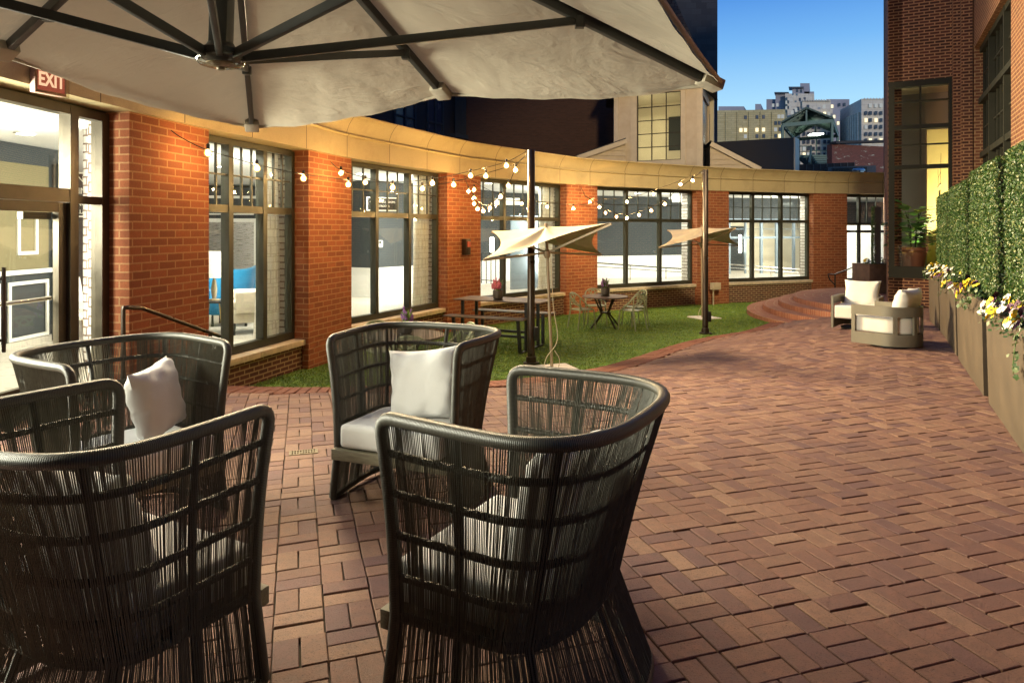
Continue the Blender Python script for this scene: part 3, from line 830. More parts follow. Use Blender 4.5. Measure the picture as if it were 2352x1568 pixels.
# header closing the gap between window heads and soffit
mb = MB(); mb.sweep(fp, [(-.30, ZT - .002), (-.30, 1.25)]); mb.build('header', M['frame'], bd)

# ---------------------------------------------------------------- interior seen through the glass
inn = [(x - .35, y + .1) for (x, y) in [(-4.5, .3), (-4.4, 3.)]] + [(-4.45, 7.2), (-4.1, 8.5), (-3.5, 10.7), (-3.15, 12.0), (-1.75, 15.05), (-1.05, 16.15), (1.2, 18.85), (2.15, 19.7), (5.6, 21.8), (6.85, 22.4), (10.15, 23.65), (17.5, 25.2)]
outl = [(18.5, 31.), (8., 29.), (7.2, 26.2), (2.4, 24.5), (-.2, 22.6), (-1.6, 19.6), (-3.5, 17.0), (-5.0, 17.9), (-5.3, 20.2), (-7.9, 20.2), (-10., 14.5), (-10.6, .3)]
poly = inn + outl
mb = MB(); mb.add([(p[0], p[1], FLOOR) for p in poly], [tuple(range(len(poly)))[::-1]]); mb.build('interior_floor', M['intfloor'], bd)
mb = MB(); mb.add([(p[0], p[1], 1.235) for p in poly], [tuple(range(len(poly)))]); mb.build('interior_ceiling', M['ceiling'], bd)
mb = MB(); mb2 = MB(); mb3 = MB()
for i in range(len(outl) - 1):
    a, b = v2(outl[i]), v2(outl[i + 1]); U = (b - a).normalized(); Nn = Vector((-U.y, U.x)); ln = (b - a).length
    mb.obox((a.x, a.y, 0), U, Nn, (0, ln), (-.2, 0), (FLOOR, 1.24))
    if i in (0, 9, 10): continue
    mb2.obox((a.x, a.y, 0), U, Nn, (0, ln), (-.1, .02), (FLOOR, -.99))
    mb3.obox((a.x, a.y, 0), U, Nn, (0, ln), (-.1, .045), (-.99, -.95)); 
mb.build('back_wall', M['slate'], bd); w = mb2.build('wainscot', M['wainscot'], bd); mb3.build('chair_rail', M['moulding'], w)
# back wall end panels near lobby door: dark wall, woven wallcover, mouldings
lob = thing('lobby_partition', 'dark lobby wall with woven panel and white moulding behind the glass door', 'wall', (-7.4, 9.6, -1.69))
a = Vector((-7.15, 7.0)); b = Vector((-7.03, 10.75)); U = (b - a).normalized(); Nn = Vector((U.y, -U.x)); ln = (b - a).length; Oq = (a.x, a.y, 0)
mb = MB(); mb.obox(Oq, U, Nn, (-1.5, ln), (-.15, 0), (FLOOR, 1.23)); mb.build('wall', M['slate'], lob)
mb = MB(); mb.obox(Oq, U, Nn, (0, 3.36), (0, .012), (-.57, .95)); mb.build('woven_panel', M['burlap'], lob)
mb = MB(); mb.obox(Oq, U, Nn, (-1., 3.5), (0, .05), (-.64, -.575)); mb.build('shelf_moulding', M['moulding'], lob)
mb = MB()
for (u0, u1, z0, z1) in ((2.55, 3.34, -1.58, -.74), (1.5, 2.4, -1.58, -.74), (2.72, 3.12, -.36, .23)):
    for q in ((u0, u1, z0, z0 + .05), (u0, u1, z1 - .05, z1), (u0, u0 + .05, z0 + .05, z1 - .05), (u1 - .05, u1, z0 + .05, z1 - .05)):
        mb.obox(Oq, U, Nn, q[:2], (.013, .035), q[2:])
mb.build('panel_moulding', M['moulding'], lob)
mb = MB(); mb.obox(Oq, U, Nn, (-1.5, 3.42), (.0, .02), (FLOOR, FLOOR + .10)); mb.build('baseboard', M['intfloor'], lob)
mb = MB(); mb.obox(Oq, U, Nn, (3.45, ln + .1), (-.2, .12), (FLOOR, 1.0)); mb.build('corner_post', M['slate'], lob)
# white-painted brick columns just inside the glass
def brick_column(p, r, name_lbl):
    t = thing('brick_column', name_lbl, 'column', (p[0], p[1], FLOOR), 0, 'white brick columns inside the windows')
    mb = MB(); n = 28; vs = []; fs = []; uvs = []
    for j, z in enumerate((0, 2.92)):
        for i in range(n + 1):
            a = 2 * math.pi * i / n; vs.append((r * math.cos(a), r * math.sin(a), z))
    for i in range(n):
        fs.append((i, i + 1, n + 2 + i, n + 1 + i)); l = r * 2 * math.pi
        uvs.append([(l * i / n, 0), (l * (i + 1) / n, 0), (l * (i + 1) / n, 2.92), (l * i / n, 2.92)])
    mb.add(vs, fs, uvs); mb.build('shaft', M['brick_white'], t, smooth=True, world=False)
    return t
brick_column((-5.12, 8.5), .19, 'white brick column beside the lobby door sidelight')
# curtains gathered at the right jamb of three windows
for (O, U, Nn, ln), lbl in zip(bays[:3], ('patterned curtain in the window with the blue chair', 'patterned curtain in the window with the restroom sign', 'patterned curtain in the window behind picnic table')):
    w0, w1 = ((.74, 1.02) if ln < 3 else (.83, 1.0))
    t = thing('curtain', lbl, 'curtain', (O[0] + U.x * ln * .86, O[1] + U.y * ln * .86, FLOOR), 0, 'lattice curtains in the windows')
    mb = MB(); n = 60; vs = []; fs = []; uvs = []
    for j in range(13):
        z = FLOOR + .03 + (1.19 - FLOOR) * j / 12
        for i in range(n + 1):
            q = i / n; flare = 1 + .12 * (1 - j / 12)
            u = ln * w1 - (ln * (w1 - w0)) * (1 - q) * flare; d = -.24 + .045 * math.sin(q * 34 + .5 * math.sin(j * .4)) + .02 * math.sin(q * 11 + j * .2)
            vs.append((O[0] + U.x * u + Nn.x * d, O[1] + U.y * u + Nn.y * d, z))
    for j in range(12):
        for i in range(n):
            k = j * (n + 1) + i; fs.append((k, k + 1, k + n + 2, k + n + 1))
            s0, s1 = i / n * 1.15, (i + 1) / n * 1.15; z0, z1 = j * .242, (j + 1) * .242
            uvs.append([(s0, z0), (s1, z0), (s1, z1), (s0, z1)])
    mb.add(vs, fs, uvs); mb.build('drape', M['curtain'], t, smooth=True)
# recessed ceiling lights
for k, (x, y, lbl) in enumerate([(-6.2, 8.7, 'round ceiling light behind the glass above the lobby door'), (-5.6, 13.2, 'round ceiling light in window with blue chair'), (-3.3, 14.9, 'round ceiling light in window with restroom sign'),
                                 (-.6, 17.9, 'round ceiling light in window behind picnic table'), (4.2, 22.9, 'round ceiling light in window behind round table'), (9.4, 24.6, 'round ceiling light at top of window beside the steps')]):
    t = thing('ceiling_light', lbl, 'ceiling light', (x, y, 1.22), 0, 'recessed lights in the curved building')
    mb = MB(); mb.rev([(.10, 0), (.10, -.004), (.0005, -.004)], n=20, cap=False); mb.build('lens', M['downlight'], t, world=False)
    mb = MB(); mb.rev([(.102, .012), (.125, .012), (.125, -.006), (.102, -.006)], n=20, cap=False); mb.build('trim_ring', M['moulding'], t, world=False, smooth=True)
# ---------------------------------------------------------------- things inside the windows
def facing(U): return math.atan2(U[1], U[0])
# blue wing chair
p = at(535, 730, 12.2)
t = thing('wing_chair', 'blue velvet wingback chair seen through the first lit window', 'armchair', (p.x, p.y, FLOOR), R(8))
mb = MB()
def wb(u, v):
    x = (u - .5) * .80 * (1 + .16 * v); z = .38 + v * (.58 + .13 * abs(2 * u - 1) ** 2.2)
    return (x, .30 + .10 * v - .34 * abs(2 * u - 1) ** 3, z)
mb.grid(wb, 16, 10)
o = mb.build('backrest', M['blue_velvet'], t, smooth=True, world=False); md = o.modifiers.new('s', 'SOLIDIFY'); md.thickness = .09; md.offset = 0
mb = MB(); mb.box((0, 0, .33), (.66, .62, .26)); mb.build('seat', M['blue_velvet'], t, world=False, bevel=.05)
for s in (-1, 1):
    mb = MB(); mb.box((s * .36, .02, .42), (.11, .56, .44)); mb.build('armrest', M['blue_velvet'], t, world=False, bevel=.045)
    for y in (-.24, .24): mb = MB(); mb.rev([(.025, 0), (.018, .2)], (s * .28, y, 0), 8); mb.build('leg', M['black'], t, world=False)
# beige chair in front
p = at(566, 770, 10.95)
t = thing('armchair', 'beige woven armchair with studded edge in the first lit window', 'armchair', (p.x - .1, p.y + .35, FLOOR), R(-60))
mb = MB(); mb.box((0, 0, .30), (.62, .62, .22)); mb.build('base', M['beige_fabric'], t, world=False, bevel=.03)
mb = MB(); mb.box((0, -.03, .47), (.58, .60, .13)); mb.build('seat_cushion', M['beige_fabric'], t, world=False, bevel=.05)
mb = MB(); mb.box((0, .31, .62), (.62, .12, .62), Matrix.Rotation(R(-8), 3, 'X')); mb.build('backrest', M['beige_fabric'], t, world=False, bevel=.04)
for s in (-1, 1):
    mb = MB(); mb.box((s * .33, .05, .52), (.09, .6, .34)); mb.build('armrest', M['beige_fabric'], t, world=False, bevel=.035)
    for y in (-.26, .27): mb = MB(); mb.rev([(.018, 0), (.026, .2)], (s * .27, y, 0), 8); mb.build('leg', M['black'], t, world=False)
# side table and lamp
p = at(492, 748, 11.2)
t = thing('side_table', 'small dark side table with gold legs in the first lit window', 'side table', (p.x, p.y, FLOOR))
mb = MB(); mb.box((0, 0, .52), (.55, .45, .03)); mb.build('top', M['black'], t, world=False, bevel=.005)
for s in (-1, 1):
    mb = MB(); mb.tube([(s * .22, -.18, 0), (s * .15, -.15, .51)], .012, 6); mb.build('leg', M['goldleg'], t, world=False)
    mb = MB(); mb.tube([(s * .22, .18, 0), (s * .15, .15, .51)], .012, 6); mb.build('leg', M['goldleg'], t, world=False)
t = thing('table_lamp', 'white drum table lamp beside the blue wing chair', 'lamp', (p.x, p.y, FLOOR + .535))
mb = MB(); mb.rev([(.09, 0), (.09, .02), (.03, .03), (.05, .18), (.03, .32), (.012, .38)], n=16); mb.build('lamp_base', M['brass'], t, world=False, smooth=True)
mb = MB(); mb.rev([(.20, .38), (.18, .80)], n=24, cap=False); mb.build('lamp_shade', M['shade'], t, world=False, smooth=True)
# lift doors with indicator
p = at(520, 600, 18.5)
t = thing('lift_door', 'steel lift door in white surround behind the blue chair', 'lift door', (p.x, 18.6, FLOOR), R(12))
mb = MB()
for (a, b, z0, z1) in ((-.78, -.68, 0, 2.0), (.68, .78, 0, 2.0), (-.68, .68, 1.9, 2.0)): mb.obox((0, 0, 0), (1, 0), (0, -1), (a, b), (-.05, .08), (z0, z1))
mb.build('surround', M['moulding'], t, world=False)
for s in (-1, 1): mb = MB(); mb.obox((0, 0, 0), (1, 0), (0, -1), (-.68, -.003) if s < 0 else (.003, .68), (-.02, .02), (0, 1.9)); mb.build('door_leaf', M['steel'], t, world=False)
mb = MB(); mb.obox((0, 0, 0), (1, 0), (0, -1), (-3.2, 3.2), (-.2, -.06), (0, 2.85)); mb.build('wall', M['slate'], t, world=False)
mb = MB()
for (a, b, z0, z1) in ((-1.4, 2.4, 2.55, 2.62), (-1.4, 2.4, 2.28, 2.32), (-.6, .66, 2.10, 2.14), (.95, .99, .95, 2.2), (.95, 1.6, .95, .99), (1.6, 1.64, .95, 2.2)): mb.obox((0, 0, 0), (1, 0), (0, -1), (a, b), (-.06, -.02), (z0, z1))
mb.build('wall_moulding', M['moulding'], t, world=False)
mb = MB(); mb.obox((0, 0, 0), (1, 0), (0, -1), (.82, 1.12), (-.05, .0), (1.5, 2.0)); ind = mb.build('indicator_panel', M['steel'], t, world=False)
mb = MB()
for z in (1.58, 1.80): mb.obox((0, 0, 0), (1, 0), (0, -1), (.90, 1.04), (0, .006), (z, z + .13))
mb.build('display', M['signblack'], ind, world=False)
W = wmat(t)
text_part('5', 'floor_number', M['led'], ind, W @ Vector((.99, -.012, 1.645)), (W.to_3x3() @ Vector((1, 0, 0)))[:2], .13)
# hanging signs
def hang_sign(lines, c, U, w, h, label, size):
    t = thing('hanging_sign', label, 'sign', c, 0, 'direction signs inside the windows')
    Uv = Vector((U[0], U[1])).normalized(); Nn = Vector((Uv.y, -Uv.x)); O = (c[0], c[1], 0)
    mb = MB(); mb.obox(O, Uv, Nn, (-w / 2, w / 2), (-.012, .012), (c[2] - h / 2, c[2] + h / 2)); mb.build('board', M['signblack'], t)
    mb = MB()
    f = .022
    for (a, b, z0, z1) in ((-w / 2 - f, w / 2 + f, c[2] + h / 2, c[2] + h / 2 + f), (-w / 2 - f, w / 2 + f, c[2] - h / 2 - f, c[2] - h / 2), (-w / 2 - f, -w / 2, c[2] - h / 2, c[2] + h / 2), (w / 2, w / 2 + f, c[2] - h / 2, c[2] + h / 2)):
        mb.obox(O, Uv, Nn, (a, b), (-.016, .016), (z0, z1))
    mb.build('sign_frame', M['moulding'], t)
    for i, ln_ in enumerate(lines):
        z = c[2] + (len(lines) / 2 - i - .5) * size * 1.35
        text_part(ln_, 'lettering', M['signwhite'], t, (c[0] + Nn.x * .0145, c[1] + Nn.y * .0145, z), Uv, size, xs=.92)
hang_sign(['CONFERENCE ROOMS', 'RESTROOMS'], at(878, 469, 14.2), (.80, .6), .66, .24, 'black hanging sign reading conference rooms and restrooms', .062)
hang_sign(['FITNESS', 'BUSINESS'], at(187, 426, 10.6), (.98, .2), .72, .36, 'black hanging sign with the fitness and business lettering by white column', .135)
hang_sign(['CONFERENCE ROOMS', 'RESTAURANT'], at(187, 478, 10.6), (.98, .2), .86, .24, 'lower black sign with the restaurant lettering by white column', .09)
# cream lounge chair behind the sidelight
p = at(182, 720, 10.8)
t = thing('lounge_chair', 'cream lounge chair with gold frame seen through the sidelight', 'armchair', (p.x, p.y, FLOOR), R(70))
mb = MB(); mb.box((0, 0, .36), (.6, .6, .12)); mb.build('seat', M['cream_fabric'], t, world=False, bevel=.03)
mb = MB(); mb.box((0, .34, .64), (.6, .10, .58), Matrix.Rotation(R(-14), 3, 'X')); mb.build('backrest', M['cream_fabric'], t, world=False, bevel=.03)
mb = MB()
for s in (-1, 1):
    mb.tube([(s * .31, -.28, 0), (s * .31, -.28, .5), (s * .31, .38, .55), (s * .31, .30, 0)], .014, 6)
mb.tube([(-.31, .3, .3), (.31, .3, .3)], .012, 6)
mb.build('gold_frame', M['goldleg'], t, world=False)
# thermostat, grille, half-open door, railing, glazed partition
O, U, Nn, ln = bays[2]
t = thing('interior_door', 'blue grey glazed door standing open behind the pole', 'door', (0.35, 19.6, FLOOR), R(35))
mb = MB(); mb.box((0, 0, 1.05), (.95, .05, 2.1)); dd = mb.build('door_leaf', M['mullblue'], t, world=False, bevel=.004)
mb = MB(); mb.tube([(-.35, -.07, .98), (.35, -.07, .98)], .02, 8); mb.build('push_bar', M['chrome'], dd, world=False)
mb = MB(); mb.box((.2, -.06, 1.95), (.28, .06, .06)); mb.build('door_closer', M['beige'], dd, world=False)
t = thing('ventilation_grille', 'white slotted vent grille high in the window behind picnic table', 'vent', at(1165, 463, 19.5))
mb = MB(); c = at(1165, 463, 19.5)
mb.box(c, (.70, .03, .03)); mb.box(c + Vector((0, .02, .0)), (.72, .01, .20))
for k in range(6): mb.box(c + Vector((0, -.005, -.08 + k * .032)), (.68, .03, .012))
mb.build('grille', M['moulding'], t)
def railing(pts, label, posts, mat=M['black'], balus=0, drop=.9):
    t = thing('railing', label, 'railing', (pts[0][0], pts[0][1], pts[0][2] - drop), 0, 'railings inside the windows')
    mb = MB(); mb.tube(pts, .02, 8); mb.build('handrail', mat, t)
    mb = MB(); mb.tube([(p[0], p[1], p[2] - .12) for p in pts], .012, 6)
    if balus: mb.tube([(p[0], p[1], p[2] - drop + .1) for p in pts], .012, 6)
    mb.build('lower_rail', mat, t)
    P = resample(pts, 1. / max(1, posts)) if balus else pts
    for q in (resample(pts, posts)): mb = MB(); mb.tube([(q[0], q[1], q[2]), (q[0], q[1], q[2] - drop)], .014, 6); mb.build('post', mat, t)
railing([at(1106, 581, 20.4), at(1160, 586, 20.6)], 'black railing behind the window left of picnic table pole', .16, balus=1)
railing([at(1362, 603, 22.6), at(1500, 613, 23.4), at(1610, 620, 24.0)], 'dark ramp railing across the window behind the round table', 1.3, M['frame_dark'], drop=.75)
railing([at(1660, 606, 24.3), at(1760, 613, 24.8), at(1880, 622, 25.3)], 'steel ramp railing across the window beside the steps', 1.6, M['steel'], drop=.62)
mb = MB()
a = at(1355, 613, 23.6); b = at(1625, 620, 25.2)
t = thing('ramp_wall', 'low white ramp wall across the window behind round table', 'low wall', (a.x, a.y, FLOOR))
mb.extr([(a.x, a.y, FLOOR), (b.x, b.y, FLOOR), (b.x, b.y, b.z - .12), (a.x, a.y, a.z - .05)], (-.06, .12, 0)); mb.build('wall', M['wainscot'], t)
# glazed partition with lit room beyond, behind the window beside the steps
t = thing('glazed_partition', 'blue grey glazed screen with lit cream room behind the far window', 'partition', (9.5, 26.6, FLOOR))
Oq = (7.6, 26.1, 0); Uq = Vector((.96, .28)).normalized(); Nq = Vector((Uq.y, -Uq.x))
mb = MB()
for x in (0, .75, 1.5, 2.2, 2.9, 3.7, 4.5): mb.obox(Oq, Uq, Nq, (x, x + (.09 if int(x * 2) % 3 else .05)), (-.05, .05), (FLOOR, .42))
for z in (-.34, .36): mb.obox(Oq, Uq, Nq, (.0, 4.6), (-.04, .045), (z, z + .08))
mb.obox(Oq, Uq, Nq, (.0, 4.6), (-.012, .012), (.02, .04))
mb.build('mullions', M['mullblue'], t)
mb = MB(); mb.obox(Oq, Uq, Nq, (-.5, 5.2), (-.1, .1), (.44, 1.24)); mb.build('header_wall', M['slate'], t)
mb = MB(); mb.obox(Oq, Uq, Nq, (-1, 5.5), (-1.9, -1.8), (FLOOR, 1.2)); mb.build('wall', M['cream_wall'], t)
mb = MB(); mb.obox(Oq, Uq, Nq, (1.9, 2.75), (-1.795, -1.75), (FLOOR, .15)); mb.build('door', M['slate'], t)
for k, (x, y, lbl) in enumerate(((1184, 666, 'bright wall lamp behind half-open door in the picnic table window'), (1797, 588, 'bright wall lamp left of glazed screen by far parasol'))):
    pass
t = thing('wall_lamp', 'bright wall lamp in cream room behind far parasol corner', 'wall lamp', at(1700, 560, 26.6))
mb = MB(); c = at(1700, 560, 26.6); mb.rev([(.05, -.35), (.06, -.3), (.06, .3), (.05, .35)], c, 12); mb.build('lamp_glass', M['sconce'], t)
t = thing('wall_lamp', 'bright upright wall lamp behind parasol in the picnic table window', 'wall lamp', at(1130, 562, 20.3))
mb = MB(); c = at(1130, 562, 20.3); mb.rev([(.05, -.22), (.06, -.2), (.06, .2), (.05, .22)], c, 12); mb.build('lamp_glass', M['sconce'], t)
t = thing('thermostat', 'small white thermostat on the dark wall under the restroom sign', 'thermostat', at(874, 560, 16.6))
mb = MB(); c = at(874, 560, 16.62); mb.box(c, (.11, .03, .17)); o = mb.build('case', M['signwhite'], t, bevel=.01)
mb = MB(); mb.box(c + Vector((.0, -.018, .035)), (.06, .004, .05)); mb.build('screen', M['frame'], o)
t = thing('emergency_light', 'white twin head emergency light high in the far parasol window', 'emergency light', at(1554, 456, 23.6))
mb = MB(); c = at(1555, 456, 23.6); mb.box(c, (.36, .10, .26)); mb.build('case', M['signwhite'], t, bevel=.03)
for s in (-1, 1): mb = MB(); mb.rev([(.05, -.06), (.07, 0), (.05, .06)], c + Vector((s * .24, -.04, .03)), 10); mb.build('lamp_head', M['signwhite'], t)

# ================================================================= outdoor fittings on the curved building
EXc = at(114, 186, 5.95)
t = thing('exit_sign', 'red lit EXIT sign mounted below the fascia over the lobby door', 'exit sign', (EXc.x, EXc.y, EXc.z))
eu = Vector((.36, .93)).normalized(); en = Vector((eu.y, -eu.x)); Oe = (EXc.x, EXc.y, 0)
mb = MB(); mb.obox(Oe, eu, en, (-.14, .14), (-.05, .02), (EXc.z - .12, EXc.z + .12)); mb.build('housing', M['exit_face'], t, bevel=.012)
mb = MB(); mb.obox(Oe, eu, en, (-.118, .118), (.021, .024), (EXc.z - .095, EXc.z + .095)); mb.build('face', M['exit_red'], t)
text_part('EXIT', 'lettering', M['exit_letter'], t, (EXc.x + en.x * .027, EXc.y + en.y * .027, EXc.z - .005), eu, .165, xs=.68, bold=.004)
mb = MB(); mb.obox(Oe, eu, en, (-.15, .15), (.035, .04), (EXc.z - .13, EXc.z + .13)); mb.build('clear_cover', M['clear'], t)
mb = MB(); mb.obox(Oe, eu, en, (-.05, .05), (-.3, -.05), (EXc.z - .04, EXc.z + .04)); mb.build('bracket', M['doorframe'], t)
# handrail beside first pier
t = thing('handrail', 'dark metal handrail sloping down along the first brick pier', 'handrail', (-3.75, 6.6, -1.7))
a0 = at(283, 707, 6.55); a1 = at(325, 707, 6.85); a2 = at(505, 772, 8.06)
mb = MB(); mb.tube([a0 + Vector((0, 0, -1.0)), a0 + Vector((0, 0, -.02)), a0, a0 + Vector((.01, .04, 0)), a1, a1 + (a2 - a1) * .02, a2], .021, 10); mb.build('rail', M['bronze'], t, smooth=True)
b = a1 + (a2 - a1) * .86; mb = MB(); mb.tube([b, b + Vector((0, 0, -.95))], .021, 10); mb.build('post', M['bronze'], t, smooth=True)
# handrail on the landing
t = thing('handrail', 'thin black handrail with curled end on the landing by the far door', 'handrail', (9.9, 21.2, -1.79))
q = lambda x, y: at(x, y, 21.3)
mb = MB(); mb.tube([q(1918, 655), q(1916, 652), q(1906, 642), q(1902, 632), q(1902, 629.5), q(1918, 630), at(1972, 609, 22.3), at(2026, 592, 23.0)], .021, 8); mb.build('rail', M['black'], t)
mb = MB(); mb.tube([q(1918, 630), q(1918, 661)], .022, 8); mb.build('post', M['black'], t)
# alarm box, junction box
c = at(1068, 565, 15.25); nn = Vector((.84, -.545, 0)); uu_ = Vector((.545, .84, 0))
t = thing('alarm_box', 'small bronze strobe alarm box on the third brick pier', 'alarm', c)
mb = MB(); mb.obox((c.x, c.y, 0), uu_, nn, (-.09, .09), (-.02, .10), (c.z - .20, c.z + .16)); o = mb.build('case', M['bronze'], t, bevel=.02)
mb = MB(); mb.obox((c.x, c.y, 0), uu_, nn, (-.05, .05), (.101, .12), (c.z - .02, c.z + .10)); mb.build('strobe_lens', M['mesh_red'], o)
c = at(1641, 656, 21.45); uu_ = Vector((.9, .44, 0)); nn = Vector((.44, -.9, 0))
t = thing('junction_box', 'beige electrical box with conduit at foot of the fifth pier', 'electrical box', c)
mb = MB(); mb.obox((c.x, c.y, 0), uu_, nn, (-.14, .16), (-.05, .12), (c.z - .12, c.z + .10)); mb.build('box', M['beige'], t, bevel=.01)
mb = MB(); mb.tube([(c.x - .04, c.y - .02, c.z - .12), (c.x - .04, c.y - .02, -2.4)], .025, 8); mb.build('conduit', M['beige'], t)
# drain
c = ground(697, 1039)
t = thing('floor_drain', 'small slotted brass drain grate set in the brick paving', 'drain', (c.x, c.y, c.z), math.atan2(.2985, .954))
mb = MB()
for k in range(10): mb.box((-.09 + k * .02, 0, .003), (.008, .085, .006))
for y in (-.045, 0, .045): mb.box((0, y, .0035), (.20, .009, .007))
for x in (-.1, .1): mb.box((x, 0, .0035), (.009, .1, .007))
mb.build('grate', M['brass'], t, world=False)
mb = MB(); mb.box((0, 0, -.004), (.2, .09, .004)); mb.build('pit', M['signblack'], t, world=False)
# ================================================================= cord lounge chairs
def ucurve(s, hw, hf, yf, yb, hm, n=3.0):
    """U plan curve, s in 0..1 from left front round the back to right front. hw back half width, hf front half width"""
    q = s * 2 - 1                                    # -1..1
    sg = 1 if q > 0 else -1; a = abs(q)
    # a=1 front end, a=0 middle of back
    if a > .58:
        k = (a - .58) / .42; return (sg * (hw + (hf - hw) * k ** 1.5), hm + (yf - hm) * k)
    th = (1 - a / .58) * math.pi / 2                 # 0 at side, pi/2 at back centre
    c = math.cos(th); sn = math.sin(th)
    return (sg * hw * c ** (2 / n), hm - (hm - yb) * sn ** (2 / n))
def Ttop(s): x, y = ucurve(s, .475, .44, .34, -.43, -.10, 2.7); return Vector((x, y, 1.0))
def Twst(s): x, y = ucurve(s, .385, .40, .30, -.25, -.02, 2.5); return Vector((x, y, .335))
def Tflr(s): x, y = ucurve(s, .44, .415, .33, -.38, -.05, 2.6); return Vector((x, y, .022))
def shell(s, v):
    """v 1 rim .. 0 waist .. -1 floor; sides bow a little"""
    if v >= 0:
        p = Twst(s).lerp(Ttop(s), v); k = math.sin(v * math.pi) * -.012; c = Vector((0, -.05, p.z)); d = (p - c); d.z = 0
        return p + d.normalized() * k
    return Twst(s).lerp(Tflr(s), -v)
CORD_S = []
def make_chair(label):
    t = thing('cord_lounge_chair', label, 'lounge chair', (0, 0, 0), 0, 'black cord lounge chairs under the big parasol')
    # rim with rounded front corners, running down into the front posts
    pts = []
    L0 = [shell(0, v) for v in np.linspace(-1, 0, 6)] + [shell(0, v) for v in np.linspace(.06, .90, 12)]
    top = [Ttop(s) for s in np.linspace(.035, .965, 90)]
    R0 = [shell(1, v) for v in np.linspace(.90, .06, 12)] + [shell(1, v) for v in np.linspace(0, -1, 6)]
    def arc(a, b, c): return [a.lerp(b, k).lerp(b.lerp(c, k), k) for k in (.2, .4, .6, .8)]
    pts = L0 + arc(L0[-1], Ttop(0) + Vector((0, .0, .0)), top[0]) + top + arc(top[-1], Ttop(1), R0[0]) + R0
    mb = MB(); mb.tube(pts, .023, 12); rim = mb.build('frame_tube', M['wrap'], t, smooth=True, world=False)
    mb = MB(); fl = [Tflr(s) for s in np.linspace(0, 1, 80)]; mb.tube(fl, .021, 8); mb.build('floor_ring', M['wrap'], t, smooth=True, world=False)
    for v in (0., .20, .41, .62, .82)[:]:
        mb = MB(); mb.tube([shell(s, v) for s in np.linspace(.002, .998, 80)], .0135 if v else .017, 8); mb.build('hoop', M['wrap'], t, smooth=True, world=False)
    for s in (.155, .315, .5, .685, .845):
        mb = MB(); mb.tube([shell(s, v) for v in np.linspace(.985, -1, 26)], .0125, 8); mb.build('rib', M['wrap'], t, smooth=True, world=False)
    # two layers of cord
    rng = np.random.default_rng(3); mb = MB()
    for layer, off in ((0, .017), (1, -.013)):
        n = 280; s = 0.006
        while s < .995:
            gap = (1 / n) * (1 + .10 * rng.normal())
            if rng.random() < .025: gap *= 1.8
            s += max(gap, .55 / n)
            if s > .995: break
            lean = rng.normal(0, .0007)
            pts = []
            for v in (.985, .82, .62, .41, .20, 0, -.5, -.985):
                ss = min(max(s + lean * (1 - v), .003), .997)
                p = shell(ss, v); a_ = shell(min(ss + .004, 1), v) - shell(max(ss - .004, 0), v); nr = Vector((-a_.y, a_.x, 0)).normalized() * -1
                pts.append(p + nr * off)
            if layer == 0: pts[0] += Vector((0, 0, .012))
            mb.tube(pts, .0019, 4, cap=False)
    mb.build('cord_weave', M['cord'], t, smooth=True, world=False)
    # timber seat frame
    mb = MB(); mb.obox((0, .375, 0), (1, 0), (0, 1), (-.395, .395), (-.045, 0), (.27, .335))
    mb.obox((0, -.1, 0), (1, 0), (0, 1), (-.33, .33), (0, .43), (.285, .325)); mb.build('seat_frame', M['teak'], t, world=False, bevel=.004)
    # feet
    for (s, v) in ((.03, -1), (.97, -1), (.36, -1), (.64, -1)):
        p = shell(s, v); mb = MB(); mb.rev([(.012, -.022), (.012, 0)], p, 8); mb.build('foot', M['black'], t, world=False)
    # seat cushion
    mb = MB()
    prof = []
    bm_pts = []
    for s in np.linspace(.0, 1., 40):
        x, y = ucurve(s, .335, .35, .36, -.21, -.02, 2.6); bm_pts.append((x, y))
    mb.prism(bm_pts[::1], .34, .485)
    o = mb.build('seat_cushion', M['grey_fabric'], t, world=False, bevel=.035, seg=4)
    return t
def pillow_mesh(w, h, th, seed, slump=0.):
    rng = np.random.default_rng(seed); mb = MB(); n = 22
    ph = rng.uniform(0, 6, 6)
    def side(sg):
        def f(u, v):
            a, b = 2 * u - 1, 2 * v - 1
            e = max(0., (1 - a ** 4)) ** .5 * max(0., (1 - b ** 4)) ** .5
            pin = 1 - .09 * (1 - abs(a) ** 2) * abs(b) ** 3; pin2 = 1 - .09 * (1 - abs(b) ** 2) * abs(a) ** 3
            wr = (.010 * math.sin(9 * a + 4 * b + ph[0]) + .007 * math.sin(14 * b - 6 * a + ph[1])) * (1 - e) * e * 3
            return (a * w / 2 * pin2, sg * (th / 2 * e + wr) + slump * a * a, b * h / 2 * pin)
        return f
    mb.grid(side(-1), n, n)
    k = len(mb.v); mb.grid(side(1), n, n)
    mb.f[n * n:] = [f[::-1] for f in mb.f[n * n:]]
    return mb
chair_rot = lambda f: math.atan2(f[1], f[0]) - math.pi / 2
spec = [((.075, 2.465), (-.871, .492), 'black cord lounge chair seen from behind, in the middle foreground'),
        ((-1.412, 2.35), (.468, .884), 'black cord lounge chair cut off by the bottom left corner'),
        ((-2.23, 3.93), (.841, -.541), 'black cord lounge chair turned to the right, by the lobby door'),
        ((-.604, 4.386), (-.356, -.935), 'black cord lounge chair facing forward, grey pillow in it, by the lawn')]
proto = None; CH = []
for (c, f, lbl) in spec:
    z = zgf(*c)
    if proto is None:
        proto = make_chair(lbl); proto.location = (c[0], c[1], z); proto.rotation_euler = (0, 0, chair_rot(f)); r = proto
    else: r = dup(proto, (c[0], c[1], z), chair_rot(f), lbl)
    CH.append(r)
